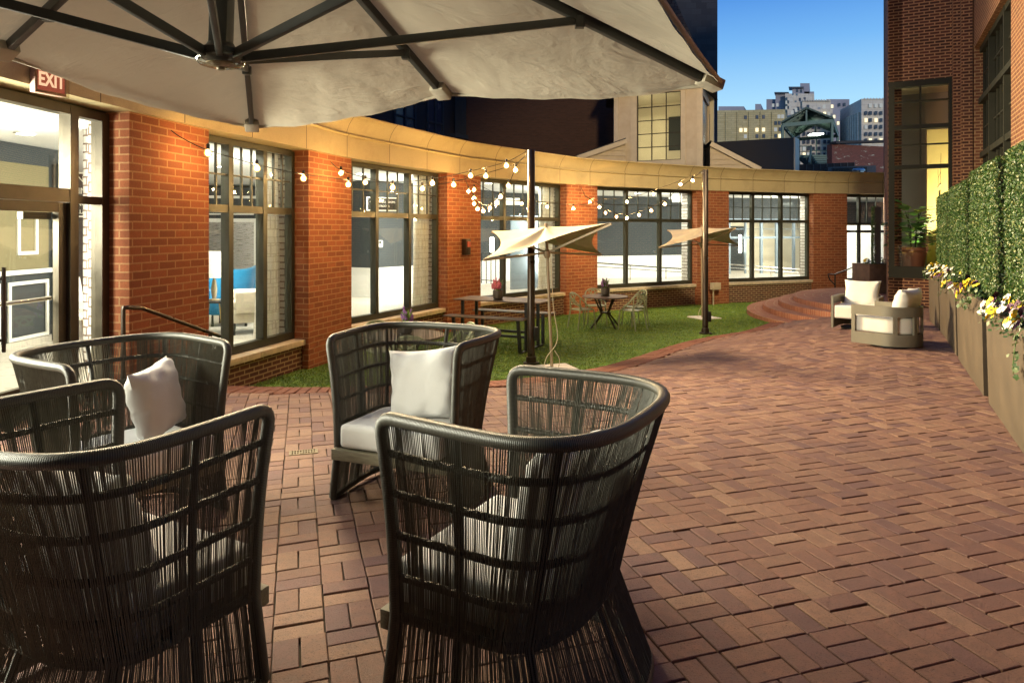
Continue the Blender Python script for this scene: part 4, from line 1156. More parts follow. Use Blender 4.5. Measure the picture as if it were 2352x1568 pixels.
def chair_pillow(i, lx, ly, lz, yaw, tilt, roll, lbl, seed, w=.50, h=.46, th=.17):
    c, f, _ = spec[i]; rot = chair_rot(f)
    ca, sa = math.cos(rot), math.sin(rot); p = (c[0] + ca * lx - sa * ly, c[1] + sa * lx + ca * ly, zgf(*c) + lz)
    o = pillow_mesh(w, h, th, seed).build('back_pillow', M['grey_fabric'], None, smooth=True, weld=True)
    o.location = p; o.rotation_euler = (tilt, roll, rot + yaw)
    tag(o, lbl, 'pillow', 'loose pillows on the cord chairs')
chair_pillow(3, -.05, .0, .69, R(6), R(14), R(7), 'pale grey square pillow in the chair facing forward', 1)
chair_pillow(1, .05, -.08, .63, R(8), R(14), R(-5), 'pale grey pillow in the chair at the bottom left', 2)
chair_pillow(2, -.13, .10, .70, R(35), R(12), R(3), 'pale grey pillow standing in the chair by the lobby door', 4, .46, .42)
chair_pillow(0, .0, -.10, .66, R(0), R(16), R(6), 'pale pillow behind the cords of the middle foreground chair', 3)

# ================================================================= big square parasol overhead
pu = Vector((.895, -.446, 0)).normalized(); pv = Vector((-pu.y, pu.x, 0)); PC = Vector((-1.03, 2.47, 0)); HS = 1.49; ZA, ZC, ZM = 1.40, .65, .735
par = thing('cantilever_parasol', 'big beige square parasol overhead with dark ribs', 'parasol', (PC.x, PC.y, -1.6))
ring = [(1, 1), (0, 1), (-1, 1), (-1, 0), (-1, -1), (0, -1), (1, -1), (1, 0)]
def rp(k, q=1.):
    a, b = ring[k % 8]; z = ZC if a and b else (ZM if (a, b) != (-1, 0) else ZM + .055)
    p = PC + (pu * a + pv * b) * HS; p.z = z; ap = PC.copy(); ap.z = ZA
    return ap.lerp(p, q)
mb = MB()
rng = np.random.default_rng(5)
for k in range(8):
    A_, B_ = rp(k), rp(k + 1); ap = rp(k, 0)
    nu, nv = 20, 26; vs = []
    for j in range(nv + 1):
        q = j / nv
        for i in range(nu + 1):
            w = i / nu; p = ap.lerp(A_, q).lerp(ap.lerp(B_, q), w)
            edge = 4 * w * (1 - w)
            sag = .045 * edge * math.sin(min(q, 1) * math.pi * .62) + .02 * edge * q ** 6
            wr = .006 * math.sin(w * 9 + q * 15 + k) * edge * q + .004 * math.sin(w * 31 - q * 8 + 2 * k) * edge * q * q
            vs.append(p + Vector((0, 0, -sag + wr + .03)))
    mb.add(vs, [(j * (nu + 1) + i, j * (nu + 1) + i + 1, (j + 1) * (nu + 1) + i + 1, (j + 1) * (nu + 1) + i) for j in range(nv) for i in range(nu)])
cn = mb.build('canopy', M['canopy'], par, smooth=True, weld=True)
# hem turned down at the edge
mb = MB(); hem = []
for k in range(8):
    for i in range(14):
        w = i / 14; p = rp(k).lerp(rp(k + 1), w); hem.append(p + Vector((0, 0, .02 - .02 * 4 * w * (1 - w))))
mb.tube(hem, .011, 6, closed=True); mb.build('hem', M['canopy'], cn, smooth=True)
for k in range(8):
    mb = MB(); a, b = rp(k, .02), rp(k, .975); mb.bar(a, b, .030, .042); rb = mb.build('rib', M['gunmetal'], par, bevel=.004)
    mb = MB(); e = rp(k, .985); d = (rp(k) - rp(k, 0)).normalized(); sd = d.cross(Vector((0, 0, 1))).normalized()
    mb.bar(e - d * .09, e + d * .015, .085, .050); mb.build('pocket', M['canopy'], rb, bevel=.008)
hub = at(507, 146, 2.44); hub.z = .615; HUB = Vector((PC.x, PC.y, .60)); HUB = Vector((hub.x, hub.y, .605))
for k in range(8):
    e = rp(k, .66 if ring[k][0] and ring[k][1] else .74); d = (e - HUB); s0 = HUB + Vector((d.x, d.y, 0)).normalized() * .065 + Vector((0, 0, .015))
    mb = MB(); mb.bar(s0, e - Vector((0, 0, .012)), .020, .034); sb = mb.build('strut', M['gunmetal'], par, bevel=.003)
    mb = MB(); mb.box(e - Vector((0, 0, .02)), (.04, .04, .05)); mb.build('bracket', M['gunmetal'], sb, bevel=.004)
mb = MB(); mb.rev([(.055, .0), (.075, .01), (.078, .035), (.05, .05), (.045, .06)], HUB, 28); mb.build('hub', M['gunmetal'], par, smooth=True)
mb = MB(); mb.rev([(.0005, -.028), (.035, -.026), (.07, -.018), (.084, -.004), (.084, .012), (.078, .02)], HUB, 36, cap=False); lens = mb.build('clear_disc', M['clear'], par, smooth=True)
mb = MB(); mb.rev([(.012, -.034), (.014, -.026), (.05, -.014), (.05, -.01)], HUB, 20); mb.build('disc_core', M['brass'], lens, smooth=True)
mb = MB(); mb.bar(HUB + Vector((0, 0, .04)), Vector((PC.x, PC.y, ZA + .02)), .066, .066, up=(0, 1, 0)); mb.build('centre_post', M['gunmetal'], par, bevel=.006)
mb = MB(); mp_ = PC + Vector((-2.4, -2.2, 0)); mb.tube([(mp_.x, mp_.y, -1.6), (mp_.x, mp_.y, 1.3), (mp_.x + .2, mp_.y + .18, 1.6), (PC.x, PC.y, 1.52)], .045, 12); mb.build('mast', M['gunmetal'], par, smooth=True)
mb = MB(); mb.box((mp_.x, mp_.y, -1.57), (.9, .9, .06)); mb.build('base', M['gunmetal'], par, bevel=.01)

# ================================================================= white cushioned swivel armchairs
def make_armchair(lbl):
    t = thing('swivel_armchair', lbl, 'armchair', (0, 0, 0), 0, 'white cushioned armchairs by the planters')
    def band(z0, z1, s0=0., s1=1., th=.035, name='band'):
        mb = MB(); n = 56; path = []
        for i in range(n + 1):
            s = s0 + (s1 - s0) * i / n; x, y = ucurve(s, .375, .375, .40, -.40, -.02, 2.0); path.append((x, y, 0))
        mb.sweep(path, [(0, z0), (-th, z0), (-th, z1), (0, z1)], closed_prof=True)
        k = len(path) * 4; mb.f += [[0, 1, 2, 3], [k - 1, k - 2, k - 3, k - 4]]; mb.uv += [None, None]
        return mb.build(name, M['armframe'], t, smooth=True, world=False, bevel=0.)
    band(.03, .195, name='base_band'); band(.445, .585, name='arm_band')
    for s in (.004, .996):
        x, y = ucurve(s, .375, .375, .40, -.40, -.02, 2.0); mb = MB(); mb.box((x - math.copysign(.0175, x), y - .02, .32), (.0345, .05, .25)); mb.build('front_post', M['armframe'], t, world=False)
    for s in (.30, .70, .44, .56):
        x, y = ucurve(s, .357, .357, .40, -.382, -.02, 2.0); mb = MB(); a = math.atan2(y, x); mb.box((x, y, .32), (.035, .055, .25), Matrix.Rotation(a, 3, 'Z')); mb.build('back_post', M['armframe'], t, world=False)
    mb = MB(); mb.rev([(.26, 0), (.30, .0), (.30, .03), (.26, .03)], (0, 0, 0), 40, cap=True); mb.build('swivel_base', M['black'], t, world=False)
    poly = [ucurve(s, .325, .33, .395, -.35, -.02, 2.0) for s in np.linspace(0, 1, 48)]
    mb = MB(); mb.prism(poly, .195, .425); mb.build('seat_cushion', M['cream_fabric'], t, world=False, bevel=.06, seg=5)
    pm = pillow_mesh(.60, .50, .22, 11); o = pm.build('back_pillow', M['cream_fabric'], t, smooth=True, weld=True, world=False)
    Mx = Matrix.Translation((0, -.20, .60)) @ Matrix.Rotation(R(17), 4, 'X'); o.data.transform(Mx)
    return t
a1 = make_armchair('white cushioned armchair in front, seen from its side, by planters')
c = (5.52, 9.93); f = (-.60, .80); a1.location = (c[0], c[1], zgf(*c)); a1.rotation_euler = (0, 0, chair_rot(f))
c = (6.16, 12.1); f = (-.62, -.785); a2 = dup(a1, (c[0], c[1], zgf(*c)), chair_rot(f), 'white cushioned armchair behind, facing forward, next to brick steps')
# ================================================================= furniture on the lawn
def hyacinth(loc, colors, lbl, scale=1., pmat='pot'):
    t = thing('potted_hyacinth', lbl, 'potted plant', loc, random.uniform(0, 6), 'potted hyacinths on the tables')
    mb = MB(); mb.rev([(.05, .012), (.072, .03), (.078, .13), (.070, .145), (.066, .135)], n=18); mb.build('pot', M[pmat], t, world=False, smooth=True)
    mb = MB(); mb.rev([(.075, 0), (.08, .014), (.05, .014)], n=18); mb.build('saucer', M[pmat], t, world=False)
    rng = np.random.default_rng(len(lbl))
    lf = MB()
    for k in range(14):
        a = rng.uniform(0, 6.28); h = rng.uniform(.12, .20); le = rng.uniform(.03, .09)
        b = Vector((math.cos(a), math.sin(a), 0)); sd = Vector((-b.y, b.x, 0)) * .010
        p0 = b * .02 + Vector((0, 0, .13)); p1 = b * (.02 + le * .5) + Vector((0, 0, .13 + h * .6)); p2 = b * (.02 + le) + Vector((0, 0, .13 + h))
        lf.add([p0 - sd, p0 + sd, p1 + sd * 1.2, p1 - sd * 1.2, p2], [(0, 1, 2, 3), (3, 2, 4)])
    lf.build('leaves', M['hyleaf'], t, world=False)
    for i, (dx, h) in enumerate(colors[1]):
        mb = MB()
        for k in range(95):
            v = rng.uniform(0, 1); a = rng.uniform(0, 6.28); r = .036 * math.sin(min(1, v * 1.15 + .18) * math.pi) ** .6
            c = Vector((dx * (1 + .7 * v) + math.cos(a) * r, .02 * i + math.sin(a) * r, h + v * .14)); s = .015
            d = Vector((math.cos(a), math.sin(a), .3))
            e1_ = d.orthogonal().normalized(); e2_ = d.cross(e1_).normalized()
            mb.add([c + e1_ * s, c + e2_ * s, c - e1_ * s, c - e2_ * s, c + d * .012], [(0, 1, 4), (1, 2, 4), (2, 3, 4), (3, 0, 4)])
        fl = mb.build('flower_spike', M[colors[0]], t, world=False)
        mb = MB(); mb.tube([(dx * .3, .02 * i, .12), (dx, .02 * i, h)], .006, 6); mb.build('stem', M['stem'], fl, world=False)
    t.scale = (scale,) * 3
    return t
# picnic table with joined benches (three frames on two sled feet)
P0 = Vector((-1.16, 12.75, zlf(12.6))); tu = Vector((.912, -.41, 0)).normalized(); tn = Vector((-tu.y, tu.x, 0))
t = thing('picnic_table', 'long dark picnic table with two attached benches on the lawn', 'picnic table', (P0.x, P0.y, P0.z))
TL = 1.58
def bx(mb, u, n, z): mb.obox(P0, tu, tn, u, n, z)
mb = MB(); nn_ = 5
for k in range(nn_): bx(mb, (.0, TL + .18), (.13 + k * .148, .13 + k * .148 + .142), (.885, .905))
o = mb.build('tabletop', M['tabletop'], t)
for n0, lbl in ((-.18, None), (.86, None)):
    mb = MB()
    for k in range(2): bx(mb, (-.06 if n0 < 0 else .02, TL - .02 if n0 < 0 else TL + .1), (n0 + k * .155, n0 + k * .155 + .150), (.605, .625))
    mb.build('bench', M['tabletop'], t)
for u in (.14, TL - .14):
    for n0 in (-.12, 1.08):
        mb = MB(); a = P0 + tu * u + tn * (n0 - (.0 if n0 < 0 else 0)) + Vector((0, 0, .60)); b = P0 + tu * (u + (.02)) + tn * (n0 + (.05 if n0 < 0 else -.05)) + Vector((0, 0, .02)); mb.bar(a, b, .05, .05, up=tn); mb.build('bench_leg', M['black'], t)
    mb = MB(); bx(mb, (u - .005, u + .045), (-.07, 1.03), (.0, .028)); mb.build('floor_bar', M['black'], t)
    for n0 in (.17, .74):
        mb = MB(); bx(mb, (u + .0, u + .05), (n0, n0 + .05), (.028, .885)); mb.build('table_leg', M['black'], t)
for n0 in (.19, .76):
    mb = MB(); bx(mb, (.2, TL - .15), (n0, n0 + .035), (.24, .285)); mb.build('stretcher', M['black'], t)
c = P0 + tu * .86 + tn * .28
hyacinth((c.x, c.y, P0.z + .906), ('pink', [(-.028, .17), (.02, .19), (.045, .16)]), 'pink hyacinths in dark pot on the picnic table', 1.25)

# sage resin chairs with looped backs
def make_ring_chair(lbl):
    t = thing('loop_back_chair', lbl, 'chair', (0, 0, 0), 0, 'sage green loop back chairs on the lawn')
    mb = MB(); poly = [(.22 * math.copysign(abs(math.cos(a)) ** .6, math.cos(a)), .21 * math.copysign(abs(math.sin(a)) ** .6, math.sin(a))) for a in np.linspace(0, 2 * math.pi, 28, endpoint=False)]
    mb.prism(poly, .43, .452); mb.build('seat', M['sage'], t, world=False, bevel=.006)
    hoop = [(-.225, .16, .45), (-.235, .05, .50), (-.235, -.08, .62), (-.20, -.19, .74), (-.11, -.245, .815), (0, -.255, .83), (.11, -.245, .815), (.20, -.19, .74), (.235, -.08, .62), (.235, .05, .50), (.225, .16, .45)]
    mb = MB(); mb.tube(catmull(hoop, 5), .0145, 8)
    mb.build('back_hoop', M['sage'], t, world=False, smooth=True)
    mb = MB()
    lp = [(-.20, -.15, .46), (-.17, -.20, .58), (.02, -.245, .70), (.11, -.245, .77), (.04, -.25, .81), (-.04, -.25, .76), (-.06, -.235, .66), (.06, -.22, .56), (.20, -.15, .56)]
    mb.tube(catmull(lp, 5), .011, 7); mb.tube(catmull([(-x, y - .004, z) for (x, y, z) in lp], 5), .011, 7)
    mb.build('back_loops', M['sage'], t, world=False, smooth=True)
    for sx in (-1, 1):
        mb = MB(); mb.tube([(sx * .205, .185, .44), (sx * .225, .205, .2), (sx * .235, .215, 0)], .014, 8, rs=[.018, .015, .012]); mb.build('leg', M['sage'], t, world=False, smooth=True)
        mb = MB(); mb.tube([(sx * .19, -.185, .44), (sx * .20, -.22, .2), (sx * .215, -.26, 0)], .014, 8, rs=[.018, .015, .012]); mb.build('leg', M['sage'], t, world=False, smooth=True)
        mb = MB(); mb.tube([(sx * .195, -.19, .44), (sx * .205, -.19, .72)], .0115, 8); mb.build('back_post', M['sage'], t, world=False, smooth=True)
    return t
def make_round_table(lbl, r):
    t = thing('round_table', lbl, 'table', (0, 0, 0), 0, 'round dark tables on the lawn')
    mb = MB(); mb.rev([(r - .012, .70), (r, .708), (r, .722), (r - .006, .728), (.0005, .728)], n=48); mb.build('tabletop', M['tabletop'], t, world=False)
    for k in range(4):
        a = k * math.pi / 2 + .5; d = Vector((math.cos(a), math.sin(a), 0)); mb = MB()
        mb.bar(d * .10 + Vector((0, 0, .34)), d * .40 + Vector((0, 0, 0.)), .035, .022); mb.bar(d * .10 + Vector((0, 0, .34)), d * .30 + Vector((0, 0, .70)), .035, .022); mb.build('leg', M['bronze'], t, world=False)
    mb = MB(); mb.box((0, 0, .345), (.24, .24, .03)); mb.box((0, 0, .62), (.66, .03, .02)); mb.box((0, 0, .62), (.03, .66, .019)); mb.build('brace', M['bronze'], t, world=False)
    return t
TB = (2.16, 15.85); tab = make_round_table('round dark table on the lawn with four green chairs', .53); tab.location = (TB[0], TB[1], zlf(TB[1]))
rc = None
for (x, y, fx, fy, lbl) in [(1.60, 15.62, .9, .5, 'green loop back chair left of the far round table'), (2.72, 15.42, -.55, .62, 'green loop back chair in front of the far round table'),
                            (2.02, 16.55, .1, -1, 'green loop back chair behind the far round table, by brick pier'), (2.92, 16.2, -.9, -.35, 'green loop back chair right of the far round table'),
                            (-1.83, 9.75, .5, -.6, 'green loop back chair at table behind the pillowed cord chair, back hoop left of hyacinth'), (-.80, 9.62, -.9, -.4, 'green loop back chair at near lawn table, back hoop right of hyacinth'),
                            (-1.25, 8.62, .0, 1., 'green loop back chair at near lawn table, seen through the cords')]:
    z = zlf(y); rz = math.atan2(fy, fx) - math.pi / 2
    if rc is None: rc = make_ring_chair(lbl); rc.location = (x, y, z); rc.rotation_euler = (0, 0, rz)
    else: dup(rc, (x, y, z), rz, lbl)
dup(tab, (-1.45, 9.25, zlf(9.25)), .4, 'round dark table behind the pillowed cord chair')
hyacinth((TB[0] + .0, TB[1] - .05, zlf(TB[1]) + .729), ('violet', [(-.05, .17), (.045, .16)]), 'purple hyacinths in dark pot on the far round table', 1.35, 'pot')
c = at(932, 745, 9.2)
hyacinth((c.x, 9.2, zlf(9.25) + .729), ('violet', [(-.045, .14), (.025, .18)]), 'purple hyacinths in pot on table behind the cord chair', 1.2)

# hypar parasols
def parasol(lbl, base, top, corners, scale=1.):
    t = thing('parasol', lbl, 'parasol', base, 0, 'small cream parasols on the lawn')
    A = Vector(base); T_ = Vector(top); cs = [Vector(c) for c in corners]
    mb = MB(); n = 16
    # saddle cloth: bilinear-ish patch per quadrant between apex and two corners with scalloped edges
    for k in range(4):
        a, b = cs[k], cs[(k + 1) % 4]
        vs = []
        for j in range(n + 1):
            q = j / n
            for i in range(n + 1):
                w = i / n; e = a.lerp(b, w); mid = (a + b) / 2
                e = e + (Vector((T_.x, T_.y, e.z)) - e) * (.42 * 4 * w * (1 - w)) * .55
                p = T_.lerp(e, q); p.z += -.05 * math.sin(q * math.pi) + .03 * math.sin(math.pi * q) * math.cos(4 * math.pi * w)
                vs.append(p)
        mb.add(vs, [(j * (n + 1) + i, j * (n + 1) + i + 1, (j + 1) * (n + 1) + i + 1, (j + 1) * (n + 1) + i) for j in range(n) for i in range(n)])
    o = mb.build('canopy', M['sail'], t, smooth=True, weld=True); md = o.modifiers.new('s', 'SOLIDIFY'); md.thickness = .004
    mb = MB(); mb.tube([A, A.lerp(T_, .5), T_ + Vector((0, 0, .02))], .023, 12); mb.build('pole', M['aluminium'], t, smooth=True)
    hb = A.lerp(T_, .82)
    mb = MB(); mb.rev([(.03, -.09), (.055, -.05), (.06, .02), (.03, .05)], hb, 14); mb.build('hub', M['aluminium'], t, smooth=True)
    for c_ in cs: mb = MB(); mb.bar(hb, c_ + Vector((0, 0, -.015)), .02, .03); mb.build('arm', M['aluminium'], t)
    mb = MB(); mb.rev([(.012, 0), (.03, .02), (.022, .05), (.0, .06)], T_ + Vector((0, 0, .0)), 10); mb.build('finial', M['aluminium'], t)
    mb = MB(); mb.box(A + Vector((.05, 0, .02)), (.62, .62, .03), Matrix.Rotation(R(20), 3, 'Z')); mb.build('base_plate', M['plate'], t, bevel=.004)
    d = Vector((.05, -.03, 0))
    q0 = A.lerp(T_, .45)
    mb = MB(); mb.tube(catmull([hb + d, q0 + d * 1.2, A.lerp(T_, .22) + d * 2, A.lerp(T_, .1) + Vector((-.07, -.04, 0)), A + Vector((-.14, -.1, .05))], 6), .006, 5)
    mb.tube(catmull([A.lerp(T_, .14) + d, A.lerp(T_, .08) + Vector((.12, -.02, 0)), A + Vector((.10, .0, .05))], 6), .006, 5)
    mb.build('cord', M['rope'], t)
b1 = lawnpt(1268, 850); ap = at(1254, 521, b1.y + .0)
parasol('cream four-cornered parasol on slim leaning pole by the near post', b1, ap, [at(1110.5, 595, 10.1), at(1404.5, 512, 9.85), at(1381.5, 583, 11.7), at(1129, 531, 11.8)])
b2 = lawnpt(1613, 731); ap = at(1611, 523, b2.y)
parasol('cream four-cornered parasol half hidden by the far post', b2, ap, [at(1513, 567, b2.y - .9), at(1690, 523, b2.y - .9), at(1701, 563, b2.y + .9), at(1533, 528, b2.y + .9)])

# ================================================================= posts and string lights
def post(lbl, base, ztop, box_z):
    t = thing('light_post', lbl, 'post', base, 0, 'dark posts carrying the string lights')
    h = ztop - base[2]
    mb = MB(); mb.rev([(.061, 0), (.061, h - .004), (.057, h)], n=24); mb.build('pole', M['bronze'], t, world=False, smooth=True)
    mb = MB(); mb.rev([(.13, 0), (.13, .03), (.085, .035), (.08, .12), (.062, .125)], n=24); mb.build('base', M['bronze'], t, world=False, smooth=True)
    mb = MB(); mb.box((.075, -.03, box_z - base[2]), (.07, .09, .22)); o = mb.build('socket_box', M['black'], t, world=False, bevel=.008)
    mb = MB(); mb.tube([(-.05, -.03, h - .07), (-.09, -.05, h - .06), (-.09, -.05, h - .1), (-.05, -.03, h - .1)], .006, 6); mb.build('eye_hook', M['steel'], t, world=False)
p1 = at(1220, 528, 11.1); p1.z = zlf(11.1); post('dark round post nearest, rising behind the cord chairs', p1, 1.30, at(1225, 768, 11.0).z)
p2 = at(1620, 528, 14.75); p2.z = zlf(14.75); post('dark round post farther off, at the lawn edge by the steps', p2, 1.30, at(1625, 727, 14.7).z)

def string_light(lbl, pts, bulbs, loc, sag=0.):
    """pts: cable points (3-D); bulbs: 3-D positions of lamp holders"""
    t = thing('string_light', lbl, 'string light', loc, 0, 'warm string lights between posts and piers')
    mb = MB(); mb.tube(catmull(pts, 6), .0055, 5); mb.build('cable', M['black'], t)
    for b in bulbs:
        mb = MB(); mb.rev([(.012, .045), (.02, .05), (.02, .10), (.012, .11)], b, 8); s = mb.build('lamp_holder', M['black'], t)
        bm = bmesh.new(); bmesh.ops.create_icosphere(bm, subdivisions=2, radius=.047)
        me = bpy.data.meshes.new('bulb'); bm.to_mesh(me); bm.free(); me.materials.append(M['bulb'])
        me.polygons.foreach_set('use_smooth', [True] * len(me.polygons))
        me.transform(Matrix.Translation(b - Vector(loc)))
        o = bpy.data.objects.new('bulb', me); COL.objects.link(o); o.parent = t
        bm = bmesh.new(); bmesh.ops.create_icosphere(bm, subdivisions=2, radius=.026)
        me = bpy.data.meshes.new('filament'); bm.to_mesh(me); bm.free(); me.materials.append(M['filament'])
        me.transform(Matrix.Translation(b - Vector(loc)))
        f_ = bpy.data.objects.new('filament', me); COL.objects.link(f_); f_.parent = o
def strand(lbl, anchors, px, loc_i=0):
    """anchors: list of (x,y,Y) cable key points; px: bulbs (x,y); depth is interpolated along the strand"""
    K = anchors
    P = [at(*k) for k in K]
    xs_ = [k[0] for k in K]
    def depth(x, y):
        best = None
        for i in range(len(K) - 1):
            a, b = np.array(K[i][:2]), np.array(K[i + 1][:2]); d = b - a; L2 = (d ** 2).sum(); u = min(1, max(0, ((np.array([x, y]) - a) @ d) / L2)); q = a + d * u
            e = ((q - [x, y]) ** 2).sum()
            if best is None or e < best[0]: best = (e, K[i][2] + (K[i + 1][2] - K[i][2]) * u)
        return best[1]
    bl = [at(x, y, depth(x, y)) for (x, y) in px]
    string_light(lbl, P, bl, P[0])
strand('string of warm bulbs from first pier to the nearer post', [(393, 300, 7.75), (420, 318, 7.75), (478, 345, 7.9), (590, 378, 8.5), (697, 400, 9.1), (800, 413, 9.9), (902, 418, 10.4), (993, 411, 10.7), (1081, 393, 10.9), (1163, 372, 11.05), (1214, 345, 11.1)],
       [(478, 352), (590, 387), (697, 410), (800, 424), (902, 431), (993, 421), (1081, 404), (1163, 381)])
strand('string of warm bulbs from second pier to the nearer post', [(760, 372, 11.3), (783, 391, 10.95), (839, 408, 11.0), (905, 422, 11.25), (970, 427, 11.2), (1042, 417, 11.15), (1116, 398, 11.1), (1184, 376, 11.1), (1215, 350, 11.1)],
       [(783, 398), (839, 419), (970, 434), (1042, 425), (1116, 405), (1184, 391)])
strand('looping string of warm bulbs hanging from the nearer post to third pier', [(1215, 352, 11.1), (1190, 375, 11.3), (1170, 420, 11.8), (1155, 444, 12.3), (1141, 459, 12.8), (1125, 470, 13.3), (1110, 470, 13.7), (1097, 460, 14.0), (1089, 446, 14.3), (1074, 425, 14.7), (1066, 403, 15.1)],
       [(1168, 427), (1150, 452), (1141, 467), (1125, 478), (1110, 485), (1097, 480), (1089, 468), (1088, 456), (1076, 440), (1089, 436)])
strand('string of warm bulbs from third pier to fifth pier', [(1066, 404, 15.1), (1130, 440, 15.3), (1198, 460, 15.6), (1257, 467, 16.2), (1317, 470, 16.9), (1377, 468, 17.8), (1416, 470, 18.5)],
       [(1198, 468), (1257, 475), (1317, 479)])
strand('string of warm bulbs from fourth pier to the farther post', [(1335, 430, 18.9), (1342, 445, 18.7), (1355, 455, 18.5), (1440, 455, 17.3), (1501, 437, 16.4), (1563, 415, 15.5), (1591, 405, 15.1), (1614, 391, 14.75)],
       [(1355, 464), (1440, 464), (1501, 446), (1563, 424), (1591, 415)])
strand('lower sagging string of warm bulbs to the farther post', [(1345, 450, 18.6), (1377, 468, 18.2), (1391, 480, 18.0), (1416, 489, 17.6), (1440, 493, 17.2), (1468, 486, 16.7), (1496, 475, 16.2), (1527, 460, 15.7), (1563, 430, 15.2), (1614, 393, 14.75)],
       [(1377, 476), (1391, 489), (1416, 498), (1440, 501), (1468, 494), (1496, 484), (1527, 469)])
# ================================================================= planters, hedge panels, flowers along the right wall
W0 = Vector((4.57, 6.6)); WD = Vector((.468, .883)).normalized(); WN = Vector((-WD.y, WD.x))   # WN points out to the patio
def wp(t_, o=0., z=0.): p = W0 + WD * t_ - WN * o; return Vector((p.x, p.y, z))       # o grows towards the wall
PL = [(-2.55, -.06), (.22, 2.60), (2.76, 5.32), (5.42, 7.75)]
names = ['nearest tall brown planter, at the edge of the view', 'second tall brown planter from the camera', 'third tall brown planter from the camera', 'farthest tall brown planter, by the tower window']
hn = ['tallest-looking clipped hedge panel, nearest the camera', 'second clipped hedge panel, right of the tower window', 'third clipped hedge panel, narrow, by tower window', 'smallest clipped hedge panel, farthest along the wall']
PTOP = []
hedge_mesh = {}
def hedge_leaves(ln, h, d, seed, dens=6200, size=.0145):
    """leaf quads over front, both ends and top of a clipped panel; local x along, y out, z up"""
    rng = np.random.default_rng(seed); P, Nn_ = [], []
    for (area, f) in ((ln * h, 0), (d * h, 1), (d * h, 2), (ln * d, 3)):
        n = int(area * dens); u = rng.uniform(0, 1, n); v = rng.uniform(0, 1, n)
        if f == 0: p = np.stack([u * ln, np.full(n, 0.), v * h], 1); nr = (0, 1, 0)
        elif f == 1: p = np.stack([np.zeros(n), -u * d, v * h], 1); nr = (-1, 0, 0)
        elif f == 2: p = np.stack([np.full(n, ln), -u * d, v * h], 1); nr = (1, 0, 0)
        else: p = np.stack([u * ln, -v * d, np.full(n, h)], 1); nr = (0, 0, 1)
        P.append(p); Nn_.append(np.tile(np.array(nr, float), (n, 1)))
    P = np.concatenate(P); Nv = np.concatenate(Nn_); n = len(P)
    lump = .5 + .5 * np.sin(P[:, 0] * 9 + seed) * np.sin(P[:, 2] * 8 + 1.3 * seed) + .3 * np.sin(P[:, 0] * 23) * np.sin(P[:, 2] * 19)
    P = P + Nv * (lump * .012 + rng.uniform(-.03, .016, n))[:, None]
    d1 = Nv + rng.normal(0, .75, (n, 3)); d1 /= np.linalg.norm(d1, axis=1)[:, None]
    a = np.cross(d1, rng.normal(0, 1, (n, 3))); a /= np.linalg.norm(a, axis=1)[:, None]; b = np.cross(d1, a)
    s = rng.uniform(.6, 1.25, n)[:, None] * size
    V = np.stack([P - a * s, P + b * s * .55, P + a * s, P - b * s * .55], 1).reshape(-1, 3)
    return V, np.arange(4 * n).reshape(-1, 4)
for k, (t0, t1) in enumerate(PL):
    c = wp((t0 + t1) / 2, .25); zb0, zb1 = zgf(*wp(t0)[:2]), zgf(*wp(t1)[:2]); zb = min(zb0, zb1) - .02; zt = -.715 - (.03 if k == 3 else 0)
    t = thing('planter', names[k], 'planter', (c.x, c.y, zb), 0, 'tall brown planters along the right wall')
    mb = MB(); O = (W0.x, W0.y, 0); tp = .022
    def ring(o0, o1, a0, a1, z): return [wp(a0, o0, z), wp(a1, o0, z), wp(a1, o1, z), wp(a0, o1, z)]
    outer_b = ring(tp, .50 - tp, t0 + tp, t1 - tp, zb); outer_t = ring(0, .50, t0, t1, zt); inner_t = ring(.035, .465, t0 + .035, t1 - .035, zt); inner_b = ring(.035, .465, t0 + .035, t1 - .035, zt - .07)
    vs = outer_b + outer_t + inner_t + inner_b; fs = []
    for r_ in (0, 4, 8):
        for i in range(4): fs.append((r_ + i, r_ + (i + 1) % 4, r_ + 4 + (i + 1) % 4, r_ + 4 + i))
    mb.add(vs, [f[::-1] for f in fs]); mb.build('box', M['planter'], t)
    mb = MB(); mb.add([p + Vector((0, 0, .02)) for p in inner_b], [(3, 2, 1, 0)]); mb.build('soil', M['potting'], t)
    # hedge panel
    hz = zt - .02; HT = .72 if k < 2 else (.66 if k == 2 else .63)
    hl = (t1 - t0) - .32; hb = wp(t0 + .16, .14, hz)
    rz = math.atan2(WD.y, WD.x)
    h = thing('hedge_panel', hn[k], 'hedge', hb, rz, 'clipped hedge panels in the planters')
    hh = HT - hz
    V, Fq = hedge_leaves(hl, hh, .16, 20 + k)
    fastmesh('foliage', V * np.array([1, 1, 1]), Fq, M['box_leaf'], h)
    mb = MB(); mb.box((hl / 2, -.085, hh / 2 - .02), (hl - .03, .13, hh - .04)); mb.build('core', M['hedge_core'], h, world=False)
    mb = MB()
    for x in (.02, hl - .02): mb.box((x, -.13, hh / 2 - .1), (.03, .03, hh + .1))
    mb.build('frame', M['black'], h, world=False)

